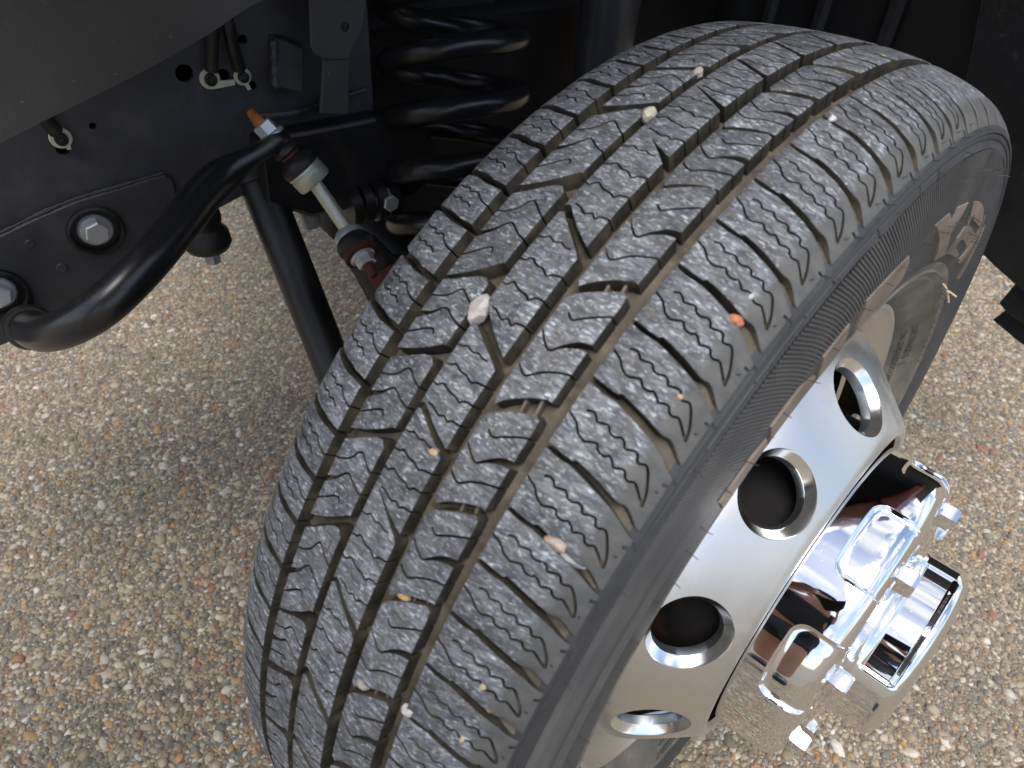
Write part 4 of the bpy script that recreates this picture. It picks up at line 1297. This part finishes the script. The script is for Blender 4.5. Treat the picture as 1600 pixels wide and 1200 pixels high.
def rim():
    # barrel and lip
    lip = [(0.060, 0.2060), (0.0615, 0.2135), (0.066, 0.2185), (0.0735, 0.2235), (0.0795, 0.2300), (0.0835, 0.2335), (0.0862, 0.2352), (0.0862, 0.2385), (0.082, 0.2400), (0.072, 0.2392), (0.062, 0.226), (0.02, 0.218), (-0.05, 0.218), (-0.09, 0.236)]
    acc = Acc()
    acc.add(*lathe(lip, 160))
    acc.add(*lathe([(-0.09, 0.225), (0.0, 0.205), (0.0605, 0.2045)], 96), 3)  # barrel inside coloured dark in place of shade behind the windows
    # dish: a cone with ten round windows, one sector built and turned ten times
    cone = [(0.1385, 0.1455), (0.1420, 0.1475), (0.1432, 0.1505), (0.1425, 0.1545), (0.1390, 0.1590), (0.1270, 0.1705), (0.1150, 0.1818), (0.1030, 0.1925), (0.0955, 0.1985), (0.0890, 0.2028), (0.0820, 0.2060), (0.0740, 0.2078), (0.0640, 0.2082)]
    sl = [0.0]
    for (a, b), (c, d) in zip(cone[:-1], cone[1:]): sl.append(sl[-1] + math.hypot(c - a, d - b))
    sl = np.array(sl)
    cx, cr = np.array([c[0] for c in cone]), np.array([c[1] for c in cone])
    hs = float(np.interp(0.1835, cr, sl))
    rh = 0.1835
    n0 = Vector((0.68, 0.73, 0)).normalized()
    RO, RI, RB = 0.0310, 0.0258, 0.0250
    def at(s, t, off=0.0):
        x = float(np.interp(s, sl, cx)); r = float(np.interp(s, sl, cr))
        a = t / rh
        return Vector((x + n0.x * off, (r + n0.y * off) * math.cos(a), (r + n0.y * off) * math.sin(a)))
    half = rh * R(18)
    L = [(0.0, -half)] + [(float(s), -half) for s in sl[1:-1]] + [(float(sl[-1]), -half)]
    top = [(float(sl[-1]), -half + 2 * half * i / 12) for i in range(1, 12)]
    Rr_ = [(float(s), half) for s in sl[::-1]]
    bot = [(0.0, half - 2 * half * i / 12) for i in range(1, 12)]
    border = L + top + Rr_ + bot
    hole = [(hs + RO * math.cos(q), RO * math.sin(q)) for q in np.linspace(0, 2 * math.pi, 49)[:-1]]
    ring2 = [(hs + (RO + .004) * math.cos(q), (RO + .004) * math.sin(q)) for q in np.linspace(0.03, 2 * math.pi + .03, 49)[:-1]]
    G = [(float(s), t) for s in sl[1:-1] for t in np.linspace(-half, half, 17)[1:-1] if (s - hs) ** 2 + t * t > (RO + .006) ** 2]
    v2, tr = cdt([border, hole], np.array(ring2 + G), 1e-6)
    cen = v2[tr].mean(1)
    tr = tr[~inpoly(cen, hole)]
    a, b, c = v2[tr[:, 0]], v2[tr[:, 1]], v2[tr[:, 2]]
    ar = (b[:, 0] - a[:, 0]) * (c[:, 1] - a[:, 1]) - (b[:, 1] - a[:, 1]) * (c[:, 0] - a[:, 0])
    tr = tr[np.abs(ar) > 1e-12]
    ar = ar[np.abs(ar) > 1e-12]
    tr[ar > 0] = tr[ar > 0][:, ::-1]
    face = [at(*p) for p in v2]
    rings = []
    for (rad, off) in ((RO, 0.0), (RO - .0006, -0.0012), (RI, -0.0062), (RI - .0003, -0.0066), (RB, -0.0135), (RB + .0005, -0.0142)):
        rings.append([at(hs + rad * math.cos(q), rad * math.sin(q), off) for q in np.linspace(0, 2 * math.pi, 49)[:-1]])
    for kk in range(10):
        rot = Matrix.Rotation(R(79.6 + 36 * kk), 4, 'X')
        acc.add([rot @ p for p in face], [tuple(q) for q in tr], 0)
        vv = [rot @ p for r in rings for p in r]
        for j in range(5):
            ff = [(j * 48 + i, (j + 1) * 48 + i, (j + 1) * 48 + (i + 1) % 48, j * 48 + (i + 1) % 48) for i in range(48)]
            sub = sorted({i for q in ff for i in q})
            mp = {i: z for z, i in enumerate(sub)}
            acc.add([vv[i] for i in sub], [tuple(mp[i] for i in q) for q in ff], 1 if j < 3 else 2)
    # hub bore returning inwards, and a back skin that gives the disc its thickness
    acc.add(*lathe([(0.1385, 0.1455), (0.120, 0.1440), (0.060, 0.1440)], 96), 3)  # bore coloured dark, standing in for shade inside the wheel
    o = acc.obj('rim', [M_ALU, M_ALUB, M_ALUD, M_DARKIN], WHEEL, sharp=30)
    bm = bmesh.new()
    bm.from_mesh(o.data)
    bmesh.ops.remove_doubles(bm, verts=bm.verts, dist=2e-5)
    bmesh.ops.recalc_face_normals(bm, faces=bm.faces)
    bm.to_mesh(o.data)
    bm.free()
    o.data.set_sharp_from_angle(angle=R(32))
    # brake behind the windows
    acc = Acc()
    acc.add(*lathe([(0.03, 0.04), (0.045, 0.10), (0.047, 0.19), (0.04, 0.198), (-0.06, 0.198)], 96))
    for kk in range(3):
        q = R(100 + 55 * kk)
        cc = Vector((0.058, 0.175 * math.cos(q), 0.175 * math.sin(q)))
        acc.add(*tube([cc - Vector((0, -math.sin(q), math.cos(q))) * .03, cc + Vector((0, -math.sin(q), math.cos(q))) * .03], 0.014, 14))
    acc.obj('brake', M_DARKIN, WHEEL)
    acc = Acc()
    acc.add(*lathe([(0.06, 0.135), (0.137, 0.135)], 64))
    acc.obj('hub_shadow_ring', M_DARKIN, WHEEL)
    # valve stem
rim()

def smooth(e0, e1, x):
    t = np.clip((x - e0) / (e1 - e0), 0, 1)
    return t * t * (3 - 2 * t)

def hub():
    # chrome housing: a turned body; eight pockets are sunk into it from the front edge
    body = [(0.1400, 0.1240), (0.1400, 0.1340), (0.1408, 0.1356), (0.1425, 0.1364), (0.1500, 0.1363), (0.1580, 0.1361), (0.1650, 0.1360), (0.1720, 0.1358), (0.1780, 0.1356), (0.1835, 0.1350), (0.1870, 0.1337), (0.1900, 0.1316), (0.1925, 0.1287), (0.1942, 0.1255), (0.1955, 0.1215), (0.1968, 0.1165), (0.1985, 0.1100), (0.2010, 0.0950), (0.2040, 0.0780)]
    bx, br = np.array([b[0] for b in body]), np.array([b[1] for b in body])
    sl = np.concatenate([[0], np.cumsum(np.hypot(np.diff(bx), np.diff(br)))])
    RT = 0.1355
    half = RT * R(22.5)
    s_of = lambda x: float(np.interp(x, bx, sl))
    S0, S1 = s_of(0.1592), float(np.interp(0.104, br[::-1], sl[::-1]))
    hw, rc = RT * R(14.3), 0.0115
    # U outline: straight sides from the front, rounded corners, slightly bowed back edge
    U = [(S1, -hw)] + [(s, -hw) for s in np.linspace(S1, S0 + rc, 9)[1:-1]]
    U += [(S0 + rc - rc * math.sin(q), -hw + rc - rc * math.cos(q)) for q in np.linspace(0, math.pi / 2, 9)]
    U += [(S0 + 0.0006 * (1 - (t / .022) ** 2) * -1, t) for t in np.linspace(-hw + rc, hw - rc, 11)[1:-1]]
    U += [(S0 + rc - rc * math.cos(q), hw - rc + rc * math.sin(q)) for q in np.linspace(0, math.pi / 2, 9)]
    U += [(s, hw) for s in np.linspace(S0 + rc, S1, 9)[1:]]
    U = dens(U, 0.0016, False)
    T = np.gradient(U, axis=0)
    Nn = np.stack([T[:, 1], -T[:, 0]], 1)
    Nn /= np.linalg.norm(Nn, axis=1)[:, None]
    mid = np.array([S0 + 0.02, 0.0])
    if ((mid - U[len(U) // 2]) * Nn[len(U) // 2]).sum() < 0: Nn = -Nn
    offs = (0.0010, 0.0016, 0.0024, 0.0034, 0.0046, 0.0060, 0.0076)
    lines = [U] + [U + Nn * o for o in offs]
    poly = np.concatenate([U, [[S1, 0.0]]])
    border = [(0.0, -half)] + [(s, -half) for s in sl[1:]] + [(sl[-1], t) for t in np.linspace(-half, half, 24)[1:]] + [(s, half) for s in sl[::-1][1:]] + [(0.0, t) for t in np.linspace(half, -half, 24)[1:-1]]
    G = [(s, t) for s in sl[1:-1] for t in np.linspace(-half, half, 25)[1:-1]]
    G += [(s, t) for s in np.arange(S0 + .009, S1, 0.0035) for t in np.arange(-hw + .010, hw - .009, 0.0035)]
    G = np.array(G)
    # keep grid points clear of the rim of the pocket
    D = np.sqrt(((G[:, None] - U[None]) ** 2).sum(2)).min(1)
    G = G[(D > 0.0007) & ((D > 0.0085) | ~inpoly(G, poly))]
    v2, tr = cdt([border], G, 1e-6, lines)
    A, B = U[:-1], U[1:]
    E = B - A
    Q = v2[:, None] - A[None]
    t = np.clip((Q * E).sum(2) / ((E * E).sum(1) + 1e-15), 0, 1)
    dist = np.linalg.norm(Q - t[..., None] * E, axis=2).min(1)
    ins = inpoly(v2, poly) & (dist > 1e-5)
    dep = np.interp(dist, [0, .0010, .0016, .0024, .0034, .0046, .0060, .0076], [0, .0008, .0017, .0026, .0031, .0033, .0034, .0034])
    P = []
    rf = 0.1180
    for (s, tt), i, d in zip(v2, ins, dep):
        x, r = float(np.interp(s, sl, bx)), float(np.interp(s, sl, br))
        if i and r > rf: r = max(rf, r - d)
        a = tt / RT
        P.append(Vector((x, r * math.cos(a), r * math.sin(a))))
    a_, b_, c_ = v2[tr[:, 0]], v2[tr[:, 1]], v2[tr[:, 2]]
    ar = (b_[:, 0] - a_[:, 0]) * (c_[:, 1] - a_[:, 1]) - (b_[:, 1] - a_[:, 1]) * (c_[:, 0] - a_[:, 0])
    tr, ar = tr[np.abs(ar) > 1e-13], ar[np.abs(ar) > 1e-13]
    tr[ar > 0] = tr[ar > 0][:, ::-1]
    ph = 62.0
    acc = Acc()
    for q in range(8):
        rot = Matrix.Rotation(R(ph + 45 * q), 4, 'X')
        acc.add([rot @ p for p in P], [tuple(f) for f in tr])
    H = acc.obj('hub_cover', M_CHROME, WHEEL, sharp=60)
    bm = bmesh.new()
    bm.from_mesh(H.data)
    bmesh.ops.remove_doubles(bm, verts=bm.verts, dist=2e-5)
    bmesh.ops.recalc_face_normals(bm, faces=bm.faces)
    bm.to_mesh(H.data)
    bm.free()
    H.data.set_sharp_from_angle(angle=R(20))
    for q in range(8):
        # lug cap standing in the pocket: round skirt then hex
        a = R(ph + 45 * q)
        c = Vector((0.005, 0.1125 * math.cos(a), 0.1110 * math.sin(a)))
        ac = Acc()
        ac.add(*lathe([(0.184, 0.0), (0.184, 0.0138), (0.187, 0.0138), (0.1892, 0.0130), (0.1900, 0.0110)], 36, org=c))
        hexbolt(ac, c + Vector((0.1892, 0, 0)), (1, 0, 0), 0.0190, 0.0140, None, 0, 0, 0.0036)
        ac.obj('lug_nut_cover', M_CHROME, H, sharp=28)
    # centre cap with four wide recessed windows round its side
    na = 480
    prof_c = [(0.200, 0.0790), (0.2035, 0.0782), (0.2060, 0.0775)] + [(x, 0.0773) for x in np.linspace(0.2072, 0.2300, 14)] + [(0.2330, 0.0764), (0.2360, 0.0740), (0.2385, 0.0702), (0.2402, 0.0650), (0.2412, 0.058), (0.2425, 0.040), (0.2430, 0.020), (0.2430, 0.0)]
    A = (np.arange(na) * 360.0 / na - 111 + 45) % 90 - 45
    v = []
    for i in range(na):
        a = R(i * 360.0 / na)
        for (x, r) in prof_c:
            e = 0.0
            if 0.2065 < x < 0.2315:
                e = float((1 - smooth(37.5, 39.6, abs(A[i]))) * smooth(0.2068, 0.2088, np.array(x)) * (1 - smooth(0.2288, 0.2310, np.array(x))))
            v.append((x, (r - 0.0022 * e) * math.cos(a), (r - 0.0022 * e) * math.sin(a)))
    k = len(prof_c)
    f = [(i * k + j, i * k + j + 1, ((i + 1) % na) * k + j + 1, ((i + 1) % na) * k + j) for i in range(na) for j in range(k - 1)]
    acc = Acc()
    acc.add(v, f)
    acc.obj('centre_cap', M_CHROME, H, sharp=40)
hub()

# ------------------------------------------------------------------ stones caught in the tread
def wheel_to_world(p): return Matrix.Translation((0, 0, 0.40)) @ Matrix.Rotation(R(4), 4, 'X') @ Vector(p)
def stone(label, x, deg, h, size, col, seed, stretch=(1, 1, 1), turn=0.0, col2=None):
    size *= 0.86
    h -= 0.22 * size
    col = tuple(c * 0.85 for c in col)
    rg = np.random.default_rng(seed)
    ph = rg.uniform(0, 6.28, 8)
    bm = bmesh.new()
    bmesh.ops.create_icosphere(bm, subdivisions=2, radius=1.0)
    cuts = [Vector(rg.normal(0, 1, 3)).normalized() for _ in range(7)]
    for v in bm.verts:
        d = v.co.copy()
        for q in cuts:
            e = d.dot(q) - 0.74
            if e > 0: d -= q * e
        d *= 1.12
        s = 1 + .13 * math.sin(2.2 * d.x + ph[0]) + .12 * math.sin(2.7 * d.y + ph[1]) + .10 * math.sin(3.1 * d.z + ph[2]) + .05 * math.sin(6 * d.x + 5 * d.z + ph[3]) + .03 * math.sin(9 * d.y - 7 * d.x + ph[4])
        s = min(s, 1.14 - 0.05 * math.sin(ph[5] + 4 * d.x))
        v.co = Vector((d.x * stretch[0], d.y * stretch[1], d.z * stretch[2])) * s
    me = bpy.data.meshes.new('stone')
    bm.to_mesh(me)
    bm.free()
    m = simple('stone ' + str(seed), col, 0.6, noise=0.22, nscale=1.6, bump=0.3, bscale=5, dust=col2, dscale=1.1, dlo=.5, dhi=.62) if col2 else simple('stone ' + str(seed), col, 0.6, noise=0.22, nscale=1.6, bump=0.3, bscale=5)
    me.materials.append(m)
    me.polygons.foreach_set('use_smooth', np.full(len(me.polygons), True))
    me.set_sharp_from_angle(angle=R(24))
    p = onwheel(np.array(x / 1000), np.array(deg), np.array(h / 1000))
    o = link('stone', me, None, label=label, cat='stone', group='stones caught in the tyre tread')
    a = R(deg + 4)
    # local z points out of the tread, y along the circumference
    out = Vector((0, math.cos(a), math.sin(a)))
    nx = pnormal(np.array(x / 1000))
    out = (Vector((float(nx[0]), 0, 0)) + out * float(nx[1])).normalized()
    tan = Vector((0, -math.sin(a), math.cos(a)))
    xa = tan.cross(out).normalized()
    mt = Matrix((xa, tan, out)).transposed() @ Matrix.Rotation(turn, 3, 'Z')
    o.matrix_world = Matrix.Translation(wheel_to_world(p)) @ mt.to_4x4() @ Matrix.Scale(size / 1000, 4)

stone('largest white pebble wedged in the groove left of the centre rib', -15.9, 124.55, -0.2, 7.6, (0.62, 0.57, 0.54), 1, (.72, 1.25, .8), 0.15)
stone('cream angular pebble near the top of the groove beside the centre rib', -17.7, 104.3, 0.2, 5.6, (0.60, 0.55, 0.42), 2, (.9, 1.1, .8), 0.3)
stone('small pale stone highest up in the groove, above the cream pebble', -20.5, 97.1, -0.6, 3.8, (0.62, 0.52, 0.46), 3, (.8, 1.2, .8))
stone('small white chip on the outer shoulder near the top of the tyre', 59.9, 96.8, -0.2, 2.8, (0.66, 0.62, 0.60), 4, (.9, 1.2, .8))
stone('orange red stone lodged in an outer shoulder slot', 90.2, 116.0, -1.2, 4.6, (0.62, 0.20, 0.10), 5, (1.1, .85, .9), 0.35)
stone('pink and white angular stone lodged in a shoulder slot above the pale plug', 81.0, 134.8, -0.6, 5.2, (0.60, 0.50, 0.40), 6, (1.2, .8, .8), 0.2, (0.45, 0.26, 0.18))
stone('long pale grey plug of stone filling the end of a shoulder slot', 89.5, 135.1, -3.2, 6.4, (0.42, 0.43, 0.45), 7, (1.45, .55, .55), 0.05)
stone('small tan stone beside the slanting slot of the centre rib', 7.5, 134.6, -0.6, 3.1, (0.62, 0.42, 0.26), 8, (1.2, .7, .8), 0.3)
stone('tan pebble at the left end of a right rib slot', 28.8, 144.2, -1.4, 3.7, (0.55, 0.36, 0.18), 9, (1.2, .8, .8))
stone('grey beige pebble low down at the left end of a right rib slot', 27.6, 152.4, -1.6, 4.4, (0.42, 0.38, 0.33), 10, (1, .9, .9))
stone('white stone at the mouth of a shoulder slot near the bottom', 56.6, 151.4, -1.4, 4.6, (0.66, 0.62, 0.58), 11, (1.25, .8, .8), 0.5)
stone('tiny tan grain in the lowest full shoulder sipe', 82.7, 146.0, -0.1, 1.9, (0.58, 0.47, 0.34), 12)
stone('tiny cream grain near the bottom edge of the picture', 84.6, 150.6, -0.1, 1.9, (0.64, 0.54, 0.36), 13, (.8, 1.2, .8))
stone('tiny orange grain deep in a low shoulder slot', 89.8, 147.5, -1.4, 2.4, (0.55, 0.30, 0.14), 14, (1.3, .8, .8))
stone('tiny white grain in a zigzag sipe above the orange red stone', 88.5, 114.1, -0.1, 1.6, (0.66, 0.62, 0.56), 15)
stone('tiny orange white grain in a zigzag sipe below the orange red stone', 89.6, 122.5, -0.1, 1.5, (0.60, 0.42, 0.26), 16)

def straw():
    a = R(44 + 4)
    c = Vector((0.1085, 0.2745 * math.cos(a), 0.40 + 0.2745 * math.sin(a)))
    o = empty('dry_grass', tuple(c), label='dry straw bit stuck to the sidewall hairs near the rim', cat='straw')
    m = simple('straw', (0.62, 0.47, 0.30), 0.7, noise=0.2, nscale=300)
    inv = Matrix.Translation(c).inverted()
    for nm, pts in (('stem', [(-.004, -.010, .012), (0.001, -.003, .005), (.004, .004, -.004), (.006, .011, -.013)]), ('blade', [(.002, 0, .002), (.006, .006, -.002), (.009, .012, -.006)])):
        ac = Acc()
        ac.add(*tube(spline([c + Vector(p) for p in pts], 5), [0.0009] * (5 * (len(pts) - 1) + 1), 6))
        x = ac.obj(nm, m, o); x.matrix_parent_inverse = inv
straw()

# ------------------------------------------------------------------ photographer, seen only in the chrome
def photographer():
    root = empty('person', (0.13, -1.57, 0), label='person in black shirt and shorts photographing the wheel, seen reflected in the chrome', cat='person')
    skin = simple('skin', (0.36, 0.19, 0.13), 0.5)
    cloth = simple('black cloth', (0.018, 0.02, 0.026), 0.85, noise=0.2, nscale=60)
    shoe = simple('black shoe', (0.014, 0.014, 0.015), 0.5)
    def skinned(name, m, verts, edges, rads, rootv=0):
        me = bpy.data.meshes.new(name)
        me.from_pydata(verts, edges, [])
        me.materials.append(m)
        o = link(name, me, root)
        o.matrix_parent_inverse = Matrix.Translation(root.location).inverted()
        sk = o.modifiers.new('skin', 'SKIN')
        for i, r in enumerate(rads): me.skin_vertices[0].data[i].radius = (r, r) if not isinstance(r, tuple) else r
        me.skin_vertices[0].data[rootv].use_root = True
        ss = o.modifiers.new('sub', 'SUBSURF'); ss.levels = 2; ss.render_levels = 2
        sk.use_smooth_shade = True
        return o
    hipL, hipR = (0.20, -1.52, 0.90), (0.08, -1.60, 0.90)
    pel = (0.14, -1.56, 0.94)
    ch = (0.17, -1.31, 1.28)
    nk = (0.185, -1.19, 1.43)
    hd = (0.19, -1.11, 1.54)
    sL, sR = (0.34, -1.25, 1.36), (0.02, -1.27, 1.36)
    eL, eR = (0.42, -0.98, 1.16), (-0.05, -0.99, 1.15)
    hL, hR = (0.30, -0.64, 0.955), (0.085, -0.645, 0.955)
    kL, kR = (0.19, -1.38, 0.50), (0.09, -1.66, 0.50)
    aL, aR = (0.165, -1.36, 0.10), (0.09, -1.78, 0.10)
    V = [pel, ch, nk, hd, sL, eL, hL, sR, eR, hR, hipL, kL, aL, hipR, kR, aR, (0.19, -1.085, 1.60)]
    E = [(0, 1), (1, 2), (2, 3), (3, 16), (1, 4), (4, 5), (5, 6), (1, 7), (7, 8), (8, 9), (0, 10), (10, 11), (11, 12), (0, 13), (13, 14), (14, 15)]
    rd = [0.14, 0.15, 0.062, 0.092, 0.062, 0.048, 0.032, 0.062, 0.048, 0.032, 0.095, 0.062, 0.040, 0.095, 0.062, 0.040, 0.085]
    skinned('body', skin, V, E, rd)
    skinned('shirt', cloth, [(0.145, -1.52, 1.0), ch, (0.18, -1.22, 1.38), sL, (0.38, -1.13, 1.27), sR, (-0.015, -1.14, 1.27)], [(0, 1), (1, 2), (1, 3), (3, 4), (1, 5), (5, 6)], [0.165, 0.175, 0.10, 0.085, 0.07, 0.085, 0.07])
    skinned('shorts', cloth, [pel, hipL, (0.195, -1.43, 0.60), hipR, (0.085, -1.64, 0.60)], [(0, 1), (1, 2), (0, 3), (3, 4)], [0.165, 0.115, 0.095, 0.115, 0.095])
    skinned('cap', cloth, [(0.19, -1.115, 1.595), (0.19, -1.08, 1.64), (0.19, -1.01, 1.59)], [(0, 1), (1, 2)], [0.095, 0.07, (0.06, 0.012)])
    for a, d in ((aL, 0.10), (aR, 0.10)):
        skinned('shoe', shoe, [(a[0], a[1] - 0.04, 0.045), (a[0], a[1] + 0.06, 0.045), (a[0] + 0.01, a[1] + 0.16, 0.035)], [(0, 1), (1, 2)], [0.045, 0.05, 0.038])
    for s, h in ((1, hL), (-1, hR)):
        vs, es, rs_ = [h, (h[0] - s * 0.028, h[1] + 0.05, h[2] - 0.006)], [(0, 1)], [0.023, 0.024]
        for q in range(4):
            b = len(vs)
            z = h[2] + 0.026 - 0.017 * q
            vs += [(h[0] - s * 0.040, h[1] + 0.085, z), (h[0] - s * 0.048, h[1] + 0.112, z), (h[0] - s * 0.064, h[1] + 0.122, z - .002)]
            es += [(1, b), (b, b + 1), (b + 1, b + 2)]
            rs_ += [0.010, 0.009, 0.0075]
        b = len(vs)
        vs += [(h[0] - s * 0.04, h[1] + 0.02, h[2] + 0.034), (h[0] - s * 0.064, h[1] + 0.034, h[2] + 0.03)]
        es += [(1, b), (b, b + 1)]
        rs_ += [0.011, 0.009]
        skinned('hand', skin, vs, es, rs_)
    # the phone, just behind the lens
    ph = empty('phone', (0.19, -0.52, 0.945), label='phone held up by the photographer', cat='phone')
    acc = Acc()
    c = cam.matrix_world.translation - fwd * 0.030
    pl = [(-0.079, -0.037), (0.079, -0.037), (0.079, 0.037), (-0.079, 0.037)]
    acc = plate(dens(pl, .02), [], lambda a, b, o: c + right * a - down * (b - 0.02) + fwd * (o + .004), 0.008, 0.0015)
    x = acc.obj('phone_body', shoe, ph)
    x.matrix_parent_inverse = Matrix.Translation(ph.location).inverted()
photographer()
